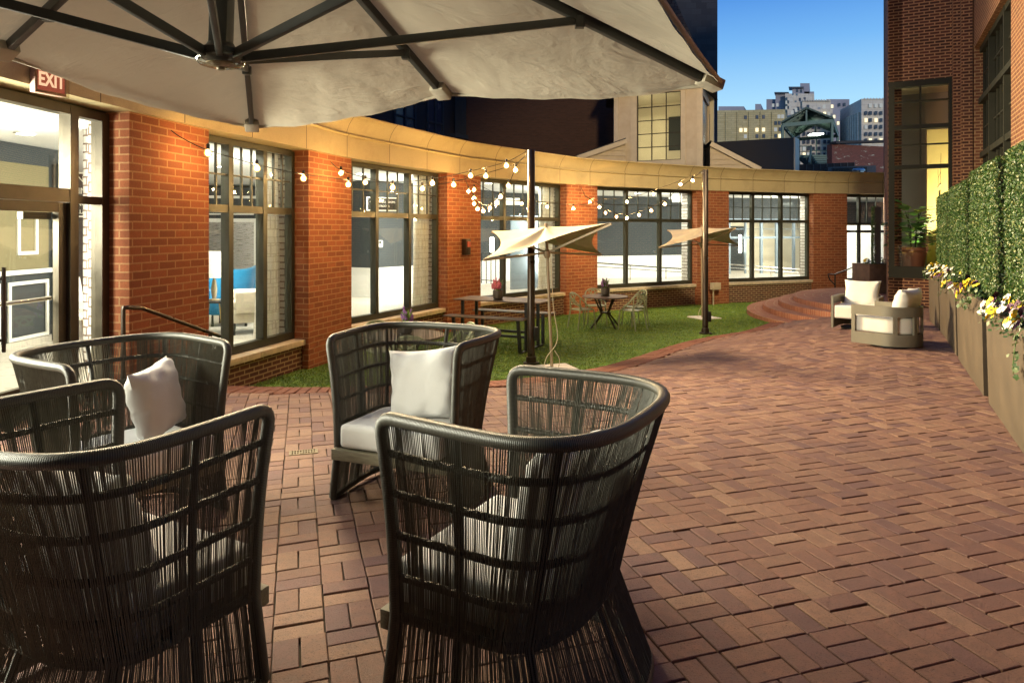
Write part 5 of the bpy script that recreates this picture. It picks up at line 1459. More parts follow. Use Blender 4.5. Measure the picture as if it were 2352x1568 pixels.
def pansy_clump(lbl, c, cols, seed, n=9, spread=.20, droop=.10):
    t = thing('pansy_plant', lbl, 'flowers', c, 0, 'pansies along the planter edge')
    rng = np.random.default_rng(seed)
    lf = MB()
    for k in range(90):
        a = rng.uniform(0, 6.28); r = spread * 1.05 * rng.uniform(0, 1) ** .5; p = WD * (math.cos(a) * r * 1.3) + WN * (math.sin(a) * r * .8 + .04)
        q = Vector((p.x, p.y, rng.uniform(-.02, .12) - droop * max(0, (p @ WN) / spread))); s = rng.uniform(.014, .03)
        nr = Vector(rng.normal(0, .6, 3)) + Vector((WN.x * .6, WN.y * .6, .9)); nr.normalize(); e1_ = nr.orthogonal().normalized(); e2_ = nr.cross(e1_)
        th_ = rng.uniform(0, 6.28); u_ = e1_ * math.cos(th_) + e2_ * math.sin(th_); w_ = nr.cross(u_)
        lf.add([q - u_ * s, q + w_ * s * .6, q + u_ * s, q - w_ * s * .6], [(0, 1, 2, 3)])
    lf.build('leaves', M['ivy'], t, world=False)
    per = {}
    for k in range(int(n * 1.35)):
        col = cols[k % len(cols)]
        a = rng.uniform(0, 6.28); r = spread * rng.uniform(.1, 1) ** .6; p = WD * (math.cos(a) * r * 1.3) + WN * (math.sin(a) * r * .7 + .07)
        q = Vector((p.x, p.y, rng.uniform(.05, .15) - droop * max(0, (p @ WN) / spread)))
        nr = Vector((WN.x, WN.y, .45)) + Vector(rng.normal(0, .35, 3)); nr.normalize(); rt = nr.cross(Vector((0, 0, 1))).normalized(); up = rt.cross(nr)
        mb = per.setdefault(col, MB()); s = rng.uniform(.031, .045)
        for (ax, ay, rr, dz) in ((-.42, .55, .62, -.004), (.42, .55, .62, -.003), (-.6, -.05, .58, .002), (.6, -.05, .58, .003), (0, -.45, .72, .006)):
            ce = q + rt * ax * s + up * ay * s + nr * dz; m_ = 9
            vs = [ce + nr * .004] + [ce + (rt * math.cos(b) + up * math.sin(b)) * rr * s * (1 + .08 * math.sin(3 * b)) - nr * .004 * math.sin(2 * b) for b in np.linspace(0, 2 * math.pi, m_, endpoint=False)]
            mb.add(vs, [(0, 1 + i, 1 + (i + 1) % m_) for i in range(m_)])
        eye = per.setdefault('purple', MB()); ce = q + nr * .010
        eye.add([ce + (rt * math.cos(b) * .5 + up * math.sin(b) * .35) * s * .55 for b in np.linspace(0, 2 * math.pi, 7, endpoint=False)], [tuple(range(7))])
    for col, mb in per.items(): mb.build('blossoms' if col != 'purple' else 'dark_blossoms', M[col], t, world=False, smooth=True)
    return t
def ivy_trail(lbl, c, path, seed, lw=.024, n=40):
    t = thing('ivy_plant', lbl, 'ivy', c, 0, 'ivy trailing over the planter edge')
    rng = np.random.default_rng(seed); P = resample([tuple(p) for p in catmull(path, 8)], .02)
    mb = MB(); mb.tube([Vector(p) for p in P], .003, 5); mb.build('stem', M['stem'], t, world=False)
    lf = MB()
    for k in range(n):
        p = Vector(P[rng.integers(0, len(P))]) + Vector(rng.normal(0, .022, 3)); nr = Vector((WN.x, WN.y, .4)) + Vector(rng.normal(0, .4, 3)); nr.normalize()
        rt = nr.cross(Vector((0, 0, 1))).normalized(); up = rt.cross(nr); s = lw * rng.uniform(.6, 1.4)
        shp = [(0, -1), (.45, -.55), (.95, -.25), (.55, .1), (.5, .6), (0, .55), (-.5, .6), (-.55, .1), (-.95, -.25), (-.45, -.55)]
        lf.add([p + rt * a * s + up * b * s + nr * .004 * abs(a) for (a, b) in shp], [tuple(range(len(shp)))])
    lf.build('leaves', M['ivy'], t, world=False)
ZP = -.73
fl_spec = [(-.55, ['white', 'yellow', 'white', 'purple'], 'white and yellow pansies at the near end of the nearest planter', 14), (-1.05, ['purple', 'yellow', 'white'], 'purple and yellow pansies hanging low on the nearest planter', 16), (-1.6, ['white', 'purple', 'yellow'], 'mixed pansies at the frame edge on the nearest planter', 10),
           (1.45, ['yellow', 'yellow', 'purple'], 'bright yellow pansies hanging in middle of the second planter', 14), (2.2, ['purple', 'yellow', 'white'], 'purple and yellow pansies at the far end of the second planter', 11),
           (3.5, ['white', 'yellow'], 'white and yellow pansies on near half of the third planter', 9), (4.4, ['yellow', 'purple', 'white'], 'yellow and purple pansies on far half of the third planter', 14), (5.05, ['white', 'yellow'], 'pale pansies at the far end of the third planter', 11),
           (6.2, ['white', 'yellow', 'white'], 'pale pansies on near half of the farthest planter', 12), (7.2, ['yellow', 'white'], 'yellow pansies at end of the farthest planter, by tower window', 13)]
for k, (t_, cols, lbl, n) in enumerate(fl_spec):
    p = wp(t_, .09, ZP - (.03 if t_ > 5.4 else 0)); pansy_clump(lbl, p, cols, 40 + k, n)
for k, (t_, path, lbl, n) in enumerate([(.45, [(0, 0, .05), tuple(WN * .10) + (.03,), tuple(WN * .16 + WD * .25) + (-.05,), tuple(WN * .14 + WD * .55) + (-.12,), tuple(WN * .10 + WD * .85) + (-.16,)], 'long ivy runner across the second planter near its corner', 34),
                                        (.75, [(0, 0, .05), tuple(WN * .06 + WD * .2) + (.06,), tuple(WD * .5) + (.05,), tuple(WD * .75) + (.06,)], 'dense dark ivy on top of the second planter', 90),
                                        (2.9, [(0, 0, .05), tuple(WN * .06 + WD * .2) + (.05,), tuple(WD * .6 + WN * .05) + (.05,), tuple(WD * .8 + WN * .12) + (-.08,), tuple(WD * 1.2 + WN * .12) + (-.22,)], 'ivy hanging over the near half of the third planter', 80),
                                        (-1.9, [(0, 0, .03), tuple(WN * .08) + (-.02,), tuple(WN * .12 - WD * .05) + (-.20,), tuple(WN * .10 + WD * .1) + (-.34,)], 'big-leaved ivy hanging at the frame edge of nearest planter', 24),
                                        (5.9, [(0, 0, .04), tuple(WN * .08 + WD * .3) + (.04,), tuple(WN * .1 + WD * .9) + (.05,), tuple(WN * .12 + WD * 1.4) + (-.02,), tuple(WN * .12 + WD * 1.7) + (-.2,)], 'light ivy trailing off the end of the farthest planter', 70)]):
    ivy_trail(lbl, wp(t_, .06, ZP + .01 - (.03 if t_ > 5.4 else 0)), path, 70 + k, .026, n)

# free-standing planter with edge-on hedge panel on the landing
LP = at(2003, 640, 19.6)
t = thing('planter', 'square rusty brown planter standing alone on the brick landing', 'planter', (LP.x, LP.y, STEP_Z[3]))
mb = MB(); zt = at(0, 605, 19.6).z; mb.obox((LP.x, LP.y, 0), (.98, .17), (.17, -.98), (-.37, .37), (-.37, .37), (STEP_Z[3], zt)); mb.build('box', M['corten'], t, bevel=.01)
h = thing('hedge_panel', 'narrow hedge panel seen edge-on in the lone planter', 'hedge', (LP.x - .05, LP.y - .1, zt), R(62), 'clipped hedge panels in the planters')
hh = at(0, 476, 19.6).z - zt
V, Fq = hedge_leaves(.9, hh, .10, 33, 4200, .017)
fastmesh('foliage', V - np.array([.35, 0, 0]), Fq, M['box_leaf'], h)
mb = MB(); mb.box((.1, -.14, hh / 2), (.92, .16, hh * .98)); mb.build('frame', M['duct'], h, world=False)
for k, (dx, cols, lbl) in enumerate(((-.2, ['white', 'yellow', 'white'], 'pale pansies at left of the lone planter'), (.22, ['white'], 'white pansies at right of the lone planter'))):
    pansy_clump(lbl, (LP.x + dx, LP.y - .25, zt), cols, 90 + k, 12, .16, .02)

# ================================================================= right-hand brick building
rb = thing('brick_building', 'tall old brick building with a corner tower window rising on the right', 'building', (9.3, 14, -2.2))
TT = 11.2                                                       # tower face position along the wall line
FP_ = wp(TT, 0)                                                 # point on the planter line at tower face
fc = lambda s, z=0.: Vector((FP_.x + (-WN.x) * s, FP_.y + (-WN.y) * s, z))    # s along face, to the right
U_ = (-WN.x, -WN.y); N_ = (-WD.x, -WD.y)
rr = lambda x: ((x - CX) / F)
def s_at(x): r_ = rr(x); return (r_ * FP_.y - FP_.x) / (U_[0] - r_ * U_[1])
sL, sR = s_at(2040), s_at(2187)
def zat(y, s): return -(y - HY) / F * (FP_.y + U_[1] * s)
zh, zs = zat(184, s_at(2115)), zat(638, s_at(2060))
Of = (FP_.x, FP_.y, 0)
mb = MB(); mb.obox(Of, U_, N_, (sL, sR), (-.35, 0), (zh, 14)); mb.obox(Of, U_, N_, (sL, sR), (-.35, 0), (-2.6, zs)); mb.build('tower_wall', M['brick_shade'], rb)
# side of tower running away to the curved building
mb = MB(); mb.obox((fc(sL).x, fc(sL).y, 0), (WD.x, WD.y), (WN.x, WN.y), (.35, 9.), (-.3, 0), (-2.6, 14)); mb.obox((fc(sL).x, fc(sL).y, 0), (WD.x, WD.y), (WN.x, WN.y), (0, .35), (-.3, 0), (zh, 14)); mb.obox((fc(sL).x, fc(sL).y, 0), (WD.x, WD.y), (WN.x, WN.y), (0, .35), (-.3, 0), (-2.6, zs)); mb.build('side_wall', M['brick_shade'], rb)
# tower window
mb = MB(); a, b = sL + .01, sR - .005; fw = .14
mb.obox(Of, U_, N_, (a, a + fw * .9), (-.2, .03), (zs, zh)); mb.obox(Of, U_, N_, (b - .06, b), (-.2, .03), (zs, zh)); mb.obox(Of, U_, N_, (a + fw * .9, b - .06), (-.2, .028), (zh - .14, zh)); mb.obox(Of, U_, N_, (a + fw * .9, b - .06), (-.2, .028), (zs, zs + .28))
xm = s_at(2114)
for z0 in (zat(383, xm), zat(291, xm)): mb.obox(Of, U_, N_, (a + fw * .9, b - .06), (-.1, .02), (z0 - .05, z0 + .05))
for z0 in (zat(232, xm), zat(332, xm)): mb.obox(Of, U_, N_, (a + fw * .9, b - .06), (-.06, .01), (z0 - .018, z0 + .018))
mb.obox(Of, U_, N_, (xm - .018, xm + .018), (-.055, .012), (zat(383, xm), zh - .14))
tw = mb.build('tower_window', M['frame_dark'], rb)
mb = MB(); mb.obox(Of, U_, N_, (a + .1, b - .03), (-.075, -.07), (zs + .1, zh - .1)); mb.build('pane', M['glass'], tw)
# rooms behind: floor, yellow walls and sloping ceiling
mb = MB(); mb.obox(Of, U_, N_, (sL + .3, 4.), (-3.6, -3.4), (-2.6, 6.)); mb.obox(Of, U_, N_, (4.0, 4.2), (-6.4, -.5), (-2.6, 6.)); mb.build('inner_wall', M['blue_stone'], rb)
mb = MB(); sy = s_at(2140); mb.obox(Of, U_, N_, (sy, b + 1.2), (-1.75, -1.6), (-2.2, 2.6)); mb.obox(Of, U_, N_, (b + 1.25, b + 1.35), (-6., -.36), (-2.2, zh + .25)); mb.build('yellow_wall', M['yellow_wall'], rb)
mb = MB(); mb.obox(Of, U_, N_, (sL + .3, 4.), (-6.4, -.36), (zh + .25, zh + .35)); mb.build('inner_ceiling', M['cream_wall'], rb)
mb = MB(); mb.obox(Of, U_, N_, (sL + .3, 4.), (-6.4, -.36), (zs - .06, zs + .02)); mb.build('inner_floor', M['intfloor'], rb)
# stepped brick returns, then long wall with industrial window
c0 = Vector((fc(sR).x, fc(sR).y))
s_prev = sR; d_prev = 0.
steps_ = [(.10, .16), (.12, .22)]
uu_, nn_ = Vector(U_), Vector(N_)
mb1 = MB(); mb2 = MB(); n_off = 0.; s = sR
for (dep, wid) in ((.22, .14), (.22, .22)):
    mb1.obox(Of, U_, N_, (s, s + .02), (-.35, n_off + dep), (-2.6, 14)); n_off += dep
    mb2.obox(Of, U_, N_, (s + .02, s + wid), (-.35, n_off - .001), (-2.6, 14)); s += wid
mb1.build('pilaster_return', M['brick_lit'], rb); mb2.build('pilaster', M['brick_shade'], rb)
wall_s = s + .02
Ow = (fc(wall_s).x, fc(wall_s).y, 0); UW = (-WD.x, -WD.y); NW = (WN.x, WN.y)     # wall runs towards the camera
def tw_at(x): r_ = rr(x); return (r_ * Ow[1] - Ow[0]) / (UW[0] - r_ * UW[1])
wA, wB = tw_at(2231), tw_at(2322)
zt_ = -(122 - HY) / F * (Ow[1] + UW[1] * wA); zb_ = -(560 - HY) / F * (Ow[1] + UW[1] * wA)
mb = MB(); L_ = 16.
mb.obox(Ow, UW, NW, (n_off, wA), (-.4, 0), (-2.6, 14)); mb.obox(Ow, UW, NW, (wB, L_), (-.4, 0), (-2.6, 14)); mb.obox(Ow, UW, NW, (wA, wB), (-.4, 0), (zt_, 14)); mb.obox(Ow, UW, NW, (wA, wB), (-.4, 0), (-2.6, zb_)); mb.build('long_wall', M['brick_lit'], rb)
mb = MB(); z_m = -(242 - HY) / F * (Ow[1] + UW[1] * wA); z_l = -(362 - HY) / F * (Ow[1] + UW[1] * wA)
lw = wB - wA
for f_ in (0, .36, .72, 1.): x0 = wA + (lw - .10) * f_; mb.obox(Ow, UW, NW, (x0, x0 + .10), (-.30, -.10), (zb_, zt_))
for z0 in (zb_, z_l - .06, z_m - .06, zt_ - .12): mb.obox(Ow, UW, NW, (wA + .1, wB - .1), (-.30, -.085 if z0 == z_m - .06 else -.11), (z0, z0 + .12))
for f_ in (.09, .18, .27, .45, .54, .63, .80, .88): mb.obox(Ow, UW, NW, (wA + lw * f_, wA + lw * f_ + .025), (-.24, -.17), (zb_ + .1, zt_ - .1))
for z0 in ((z_m + zt_) / 2, (z_m + z_l) / 2, (zb_ + z_l) / 2): mb.obox(Ow, UW, NW, (wA + .1, wB - .1), (-.235, -.175), (z0 - .02, z0 + .02))
iw = mb.build('industrial_window', M['frame_dark'], rb)
mb = MB(); mb.obox(Ow, UW, NW, (wA, wB), (-.21, -.204), (zb_, zt_)); mb.build('pane', M['glass_dark'], iw)
mb = MB(); mb.obox(Ow, UW, NW, (wA - .3, wB + .3), (-3.6, -3.5), (-2, 8)); mb.build('dark_room_wall', M['slate'], rb)
# things in the tower window
pf = fc(s_at(2100)); pf = pf + Vector((WD.x, WD.y, 0)) * .55
t = thing('potted_fig', 'broad-leaved fig plant in terracotta pot inside the tower window', 'potted plant', (pf.x, pf.y, zs + .02))
zp = zs + .02
mb = MB(); mb.rev([(.20, 0), (.30, .62), (.33, .64), (.33, .72), (.28, .72)], n=24); mb.build('pot', M['terracotta'], t, world=False, smooth=True)
rng = np.random.default_rng(8); lf = MB()
for k in range(130):
    a = rng.uniform(0, 6.28); z = .80 + rng.uniform(0, 1) * 1.0; r_ = .10 + .42 * rng.uniform(.2, 1); b0 = Vector((0, 0, z - .1)); dr = Vector((math.cos(a), math.sin(a), rng.uniform(-.2, .55))).normalized()
    sd = dr.cross(Vector((0, 0, 1))).normalized(); up = sd.cross(dr); ln_ = rng.uniform(.28, .46); w_ = ln_ * .38; st_ = b0 + dr * (r_ - ln_ * .4)
    prof = [(0, .05), (.25, .55), (.5, .8), (.75, 1.), (.92, .7), (1., .08)]
    vs = []
    for (q, wd_) in prof:
        m_ = st_ + dr * ln_ * q + Vector((0, 0, -.16 * q * q * ln_)); vs += [m_ - sd * w_ * wd_ + up * .05 * wd_ * ln_, m_, m_ + sd * w_ * wd_ + up * .05 * wd_ * ln_]
    fs = []
    for i in range(len(prof) - 1): fs += [(3 * i, 3 * i + 1, 3 * i + 4, 3 * i + 3), (3 * i + 1, 3 * i + 2, 3 * i + 5, 3 * i + 4)]
    lf.add(vs, fs)
lf.build('leaves', M['fig'], t, world=False, smooth=True)
mb = MB()
for k in range(4): mb.tube([(.05 * math.cos(k * 1.6), .05 * math.sin(k * 1.6), .6), (.12 * math.cos(k * 1.6 + .5), .12 * math.sin(k * 1.6 + .5), 1.2), (.2 * math.cos(k * 1.6), .2 * math.sin(k * 1.6), 1.6)], .015, 6)
mb.build('trunk', M['hedge_core'], t, world=False)
c = fc(s_at(2170)); t = thing('hanging_sign', 'dark lettered sign hanging on cords inside the tower window', 'sign', (c.x + WD.x * .3, c.y + WD.y * .3, zat(425, s_at(2170))), 0, None)
# lettered hanging in the tower window (glyph strokes only, as unreadable as in the photo)
cs = Vector((U_[0], U_[1], 0)); cd = Vector((WD.x, WD.y, 0)); s0 = s_at(2170) - .05
Oh = fc(s0, 0) + cd * .45
def hp(u, z): return Vector((Oh.x + WD.x * u, Oh.y + WD.y * u, z))
zs_ = zat(421, s_at(2170))
mb = MB(); mb.tube([hp(.75, zs_ - .02), hp(-.05, zs_ + .02)], .018, 8); mb.build('rod', M['aluminium'], t)
mb = MB(); mb.tube([hp(.78, zs_ + .42), hp(.72, zs_ + .2), hp(.7, zs_)], .005, 4); mb.tube([hp(-.1, zs_ + .75), hp(.0, zs_ + .3), hp(0, zs_ + .02)], .005, 4); mb.tube([hp(.72, zs_ + .2), hp(.0, zs_ + .3)], .004, 4); mb.build('cord', M['black'], t)
mb = MB()
for k in range(6):
    u = .08 + k * .105
    mb.extr([hp(u, zs_ - .55), hp(u + .02, zs_ - .55), hp(u + .02, zs_ - .12), hp(u, zs_ - .12)], cs * .006)
    for z in ((-.14, -.33, -.54) if k % 2 else (-.16, -.40)): mb.extr([hp(u + .021, zs_ + z - .02), hp(u + .07, zs_ + z - .02), hp(u + .07, zs_ + z + .02), hp(u + .021, zs_ + z + .02)], cs * .006)
mb.build('letter_strokes', M['black'], t)

# ================================================================= things beyond the roof
def clap(mb, O, U, Nn, ur, zr, h=.205):
    z = zr[0]
    while z < zr[1] - .01:
        z2 = min(z + h, zr[1]); P = lambda u, n, zz: Vector((O[0] + U.x * u + Nn.x * n, O[1] + U.y * u + Nn.y * n, zz))
        mb.add([P(ur[0], .004, z), P(ur[1], .004, z), P(ur[0], .030, z), P(ur[1], .030, z), P(ur[0], .006, z2), P(ur[1], .006, z2)], [(0, 1, 3, 2), (2, 3, 5, 4)])
        z = z2
def seg_wall(mb, a, b, z0, z1, d=.4):
    a, b = v2(a), v2(b); U = (b - a).normalized(); Nn = Vector((U.y, -U.x)); mb.obox((a.x, a.y, 0), U, Nn, (0, (b - a).length), (-d, 0), (z0, z1)); return U, Nn, (b - a).length
def pxy(x, Y): p = at(x, HY, Y); return (p.x, p.y)
# big dark brick block
t = thing('dark_brick_block', 'unlit dark brick block with blank wall rising behind the fascia', 'building', (1.5, 31, -2.2))
mb = MB(); seg_wall(mb, pxy(1060, 31), pxy(1411, 30.2), -2.2, 13); seg_wall(mb, pxy(1411, 30.2), pxy(1418, 34), -2.2, 13); mb.build('wall', M['brick_dark'], t)
mb = MB(); U, Nn, ln = seg_wall(mb, pxy(600, 22), pxy(1062, 31.1), 1.5, 13); mb.build('panel_wall', M['duct'], t)
def on_panel(x): a = v2(pxy(600, 22)); r_ = rr(x); return (r_ * a.y - a.x) / (U.x - r_ * U.y)
a = v2(pxy(600, 22)); Op = (a.x, a.y, 0)
for (x0, x1) in ((905, 952), (980, 1015)):
    u0, u1 = on_panel(x0), on_panel(x1); mb = MB()
    for q in (u0, (u0 + u1) / 2, u1): mb.obox(Op, U, Nn, (q - .05, q + .05), (0, .08), (2.0, 7.5))
    for z in (2.9, 4.6, 6.2): mb.obox(Op, U, Nn, (u0, u1), (0, .07), (z - .04, z + .04))
    w = mb.build('window', M['slate'], t)
    mb = MB(); mb.obox(Op, U, Nn, (u0, u1), (.005, .02), (2.0, 7.5)); mb.build('pane', M['far_dark'], w)
u0 = on_panel(1035); mb = MB()
for k in range(9): mb.obox(Op, U, Nn, (u0 + k * .09, u0 + k * .09 + .04), (.25, .3), (4.3, 7.))
mb.obox(Op, U, Nn, (u0 - .05, u0 + .9), (.02, .32), (4.1, 4.28)); mb.build('balcony_bars', M['slate'], t)

# unseen blocks added to cut sky light, closing the court on the camera's side
t = thing('unseen_court_block', 'unseen dark brick block closing the court behind the viewer, added to cut sky light', 'building', (0, -9, -2.2))
mb = MB(); mb.box((0, -10, 7.5), (40, 3, 20)); mb.build('wall', M['brick_dark'], t)
t = thing('unseen_court_block', 'unseen tall dark brick block set back above the lobby roof, added to cut sky light', 'building', (-16, 7, -2.2))
mb = MB(); mb.box((-17.5, 7, 6.4), (3, 30, 17)); mb.build('wall', M['brick_dark'], t)

# siding-clad turret with lit window
t = thing('clapboard_turret', 'cream clapboard turret with tall lit grid window and steep shingled roof', 'turret', (5.4, 26, 1.9))
TA, TB_ = v2(pxy(1412, 26.4)), v2(pxy(1612, 24.9)); Ut = (TB_ - TA).normalized(); Nt = Vector((Ut.y, -Ut.x)); lt = (TB_ - TA).length; Ot = (TA.x, TA.y, 0)
def ut(x): r_ = rr(x); return (r_ * TA.y - TA.x) / (Ut.x - r_ * Ut.y)
zt0, zt1 = 1.7, 5.35; wz0, wz1 = 2.60, 5.15; wa, wb_ = ut(1463), ut(1564)
mb = MB()
mb.obox(Ot, Ut, Nt, (0, wa), (-.12, 0), (zt0, zt1)); mb.obox(Ot, Ut, Nt, (wb_, lt), (-.12, 0), (zt0, zt1)); mb.obox(Ot, Ut, Nt, (wa, wb_), (-.12, 0), (zt0, wz0)); mb.obox(Ot, Ut, Nt, (wa, wb_), (-.12, 0), (wz1, zt1))
TC = v2(pxy(1631, 28.0)); TD = v2(pxy(1409, 29.6))
U2 = (TC - TB_).normalized(); N2 = Vector((U2.y, -U2.x)); l2 = (TC - TB_).length; O2 = (TB_.x, TB_.y, 0)
for q in ((.0, .35), (l2 - .4, l2)): mb.obox(O2, U2, N2, q, (-.12, 0), (zt0, zt1))
mb.obox(O2, U2, N2, (.35, l2 - .4), (-.12, 0), (zt0, 2.3)); mb.obox(O2, U2, N2, (.35, l2 - .4), (-.12, 0), (5.0, zt1))
seg_wall(mb, TD, TA, zt0, zt1, .12)
mb.build('siding_wall', M['siding'], t)
mb = MB()
mb = None
def trim_board(O_, u_, n_, ur, nr, zr): m_ = MB(); m_.obox(O_, u_, n_, ur, nr, zr); m_.build('trim_board', M['trim'], t)
for (a, b) in ((-.02, ut(1421)), (ut(1449), wa + .0), (wb_, ut(1574)), (ut(1601), lt + .03)): trim_board(Ot, Ut, Nt, (a, b), (.001, .035), (1.95 if a > 0 and b < lt else zt0, zt1))
trim_board(Ot, Ut, Nt, (wa - .18, wb_ + .17), (.001, .05), (wz0 - .2, wz0)); trim_board(Ot, Ut, Nt, (0, lt), (.001, .06), (1.95, 2.12))
for q in ((.0, .12), (l2 - .14, l2)): trim_board(O2, U2, N2, q, (.001, .035), (zt0, zt1))
mb = MB(); lw_ = wb_ - wa
for k in range(0, 4): mb.obox(Ot, Ut, Nt, (wa + (lw_ - .03) * k / 3, wa + (lw_ - .03) * k / 3 + .03), (-.08, -.03), (wz0, wz1))
for z in np.linspace(wz0, wz1 - .03, 6): mb.obox(Ot, Ut, Nt, (wa + .03, wb_ - .03), (-.075, -.035), (z, z + .03))
w = mb.build('window', M['duct'], t)
mb = MB(); mb.obox(Ot, Ut, Nt, (wa, wb_), (-.06, -.055), (wz0, wz1)); mb.build('pane', M['glass'], w)
mb = MB(); mb.obox(O2, U2, N2, (.38, l2 - .42), (-.10, -.06), (2.3, 5.0)); mb.build('side_window', M['far_dark'], t)
mb = MB(); mb.obox(Ot, Ut, Nt, (-.2, lt - .15), (-3.2, -3.1), (1.9, 5.4)); mb.build('inner_wall', M['cream_wall'], t)
mb = MB(); mb.obox(Ot, Ut, Nt, (.03, lt - .15), (-3.1, -.13), (1.9, 1.95)); mb.build('inner_floor', M['intfloor'], t)
mb = MB(); mb.obox(Ot, Ut, Nt, (.03, lt - .15), (-3.1, -.13), (5.3, 5.34)); mb.build('inner_ceiling', M['cream_wall'], t)
mb = MB(); mb.obox(Ot, Ut, Nt, (wa + .45, lt - .3), (-3.09, -3.05), (3.3, 4.7)); mb.build('reflection_panel', M['slate'], t)  # dark panel standing in for a window reflection in the turret glass
eave = [Vector((p.x, p.y, 5.33)) + Vector((d[0], d[1], 0)) for p, d in ((TD, (-.3, .2)), (TA, (-.35, -.3)), (TB_, (.25, -.4)), (TC, (.35, .1)))]
rid = [at(1500, -2, 26.6), at(1550, -2, 26.6)]
mb = MB(); vs = eave + rid + [(TC + TD) / 2 if False else Vector((6.2, 30.5, 5.33))]
mb.add(vs, [(1, 2, 5, 4), (2, 3, 5), (0, 1, 4), (3, 6, 5), (6, 0, 4, 5), (3, 2, 1, 0), (0, 6, 3)]); mb.build('roof', M['shingle'], t)
# low gabled roof ends on either side
for lbl, P3, trm in (('low clapboard gable end left of the turret', [at(1325, 367, 25.4), at(1437, 328, 26.0), at(1437, 384, 26.0), at(1325, 384, 25.4)], 0), ('low clapboard gable end right of the turret', [at(1631, 334, 25.6), at(1745, 393, 25.2), at(1745, 402, 25.2), at(1631, 402, 25.6)], 1)):
    c = sum(P3, Vector()) / 4; t = thing('gable_end', lbl, 'gable', c)
    mb = MB(); mb.extr([P3[0], P3[3], P3[2], P3[1]], (.25, 1.6, 0))
    zz = P3[2].z + .02
    while zz < max(P3[0].z, P3[1].z) - .05:      # clapboard courses cut to the rake
        lo_, hi_ = (P3[0], P3[1]) if P3[0].z < P3[1].z else (P3[1], P3[0])
        k_ = min(1, max(0, (zz - lo_.z) / (hi_.z - lo_.z))); pt = lo_.lerp(hi_, k_)
        mb.bar((pt.x, pt.y - .02, zz), (hi_.x, hi_.y - .02, zz), .03, .02); zz += .2
    mb.build('siding_wall', M['siding'], t)
    mb = MB(); a, b = P3[0], P3[1]; mb.bar(a + Vector((0, -.07, .05)), b + Vector((0, -.07, .05)), .14, .17); mb.build('rake_board', M['trim'], t)
    mb = MB(); mb.extr([a + Vector((0, -.05, .13)), b + Vector((0, -.05, .13)), b + Vector((.25, 1.7, .13)), a + Vector((.25, 1.7, .13))], (0, 0, .05)); mb.build('roof_sheet', M['roofing'], t)
# dark concrete tower
t = thing('concrete_tower', 'tall dark concrete block tower standing behind the turret', 'tower', (9.5, 40, -2.2))
mb = MB(); a, b = pxy(1480, 40), pxy(1648, 40); mb.prism([a, b, (b[0] + 1.5, b[1] + 8), (a[0] + 1.5, a[1] + 8)], -2.2, 19); mb.build('wall', M['concrete_dark'], t)
# dark parapet box and peeling wall, rooftop plant
t = thing('dark_parapet', 'black clad rooftop box with a pale end behind the fascia', 'rooftop box', (11, 30, 1.9))
p0, p1_ = at(1632, 327, 29.0), at(1823, 316, 30.4)
mb = MB(); mb.extr([(p0.x, p0.y, 1.7), (p1_.x, p1_.y, 1.7), p1_, p0], (1.2, 4.0, 0)); mb.build('cladding', M['duct'], t)
mb = MB(); q0, q1 = at(1823.5, 316, 30.4), at(1833, 322, 33.0); mb.extr([(q0.x, q0.y, 1.7), (q1.x, q1.y, 1.7), q1 + Vector((0, 0, .02)), q0 + Vector((0, 0, .02))], (.05, -.02, 0)); mb.build('end_panel', M['trim'], t)
t = thing('peeling_wall', 'old brick wall with flaking pale paint behind the rooftop units', 'wall', (20, 40, -2.2))
mb = MB(); seg_wall(mb, pxy(1911, 40), pxy(2060, 41.5), -2.2, at(0, 331, 40).z); mb.build('wall', M['brick_paint'], t)
mb = MB(); a, b = at(1911, 331, 40), at(2060, 327, 41.5); mb.bar(a + Vector((0, -.1, .06)), b + Vector((0, -.1, .06)), .5, .14); mb.build('coping', M['roofing'], t)
t = thing('air_handler', 'long dark rooftop duct unit below the steel shelter', 'rooftop unit', at(1905, 390, 33))
mb = MB(); a = at(1836, 378, 33); b = at(1962, 373, 33); mb.extr([(a.x, 33, 1.7), (b.x, 33, 1.7), b, a], (.3, 1.2, 0)); mb.build('casing', M['duct'], t)
mb = MB(); 
for k in range(9): q = a.lerp(b, k / 8); mb.bar(q + Vector((0, -.02, 0)), Vector((q.x, q.y - .02, 1.8)), .03, .03)
mb.build('casing_ribs', M['hvac'], t)
t = thing('condenser_unit', 'grey slotted rooftop condenser in front of the peeling wall', 'rooftop unit', at(1957, 390, 31.5))
a, b = at(1902, 384, 31.5), at(2012, 380, 31.5); mb = MB(); mb.extr([(a.x, 31.5, 1.7), (b.x, 31.5, 1.7), b, a], (.3, 1.1, 0)); mb.build('casing', M['hvac'], t)
mb = MB()
for k in range(22): q = a.lerp(b, .10 + k * .033); mb.bar(q + Vector((0, -.03, -.06)), Vector((q.x, q.y - .03, 1.8)), .035, .03)
mb.build('slots', M['black'], t)
t = thing('roof_vent', 'round grey domed vent on the roof behind the fascia', 'roof vent', at(1972, 396, 29))
mb = MB(); c = at(1972, 398, 29); mb.rev([(.20, -.2), (.20, .08), (.25, .09), (.25, .15), (.20, .20), (.0, .22)], c, 24); mb.build('cowl', M['steel'], t, smooth=True)
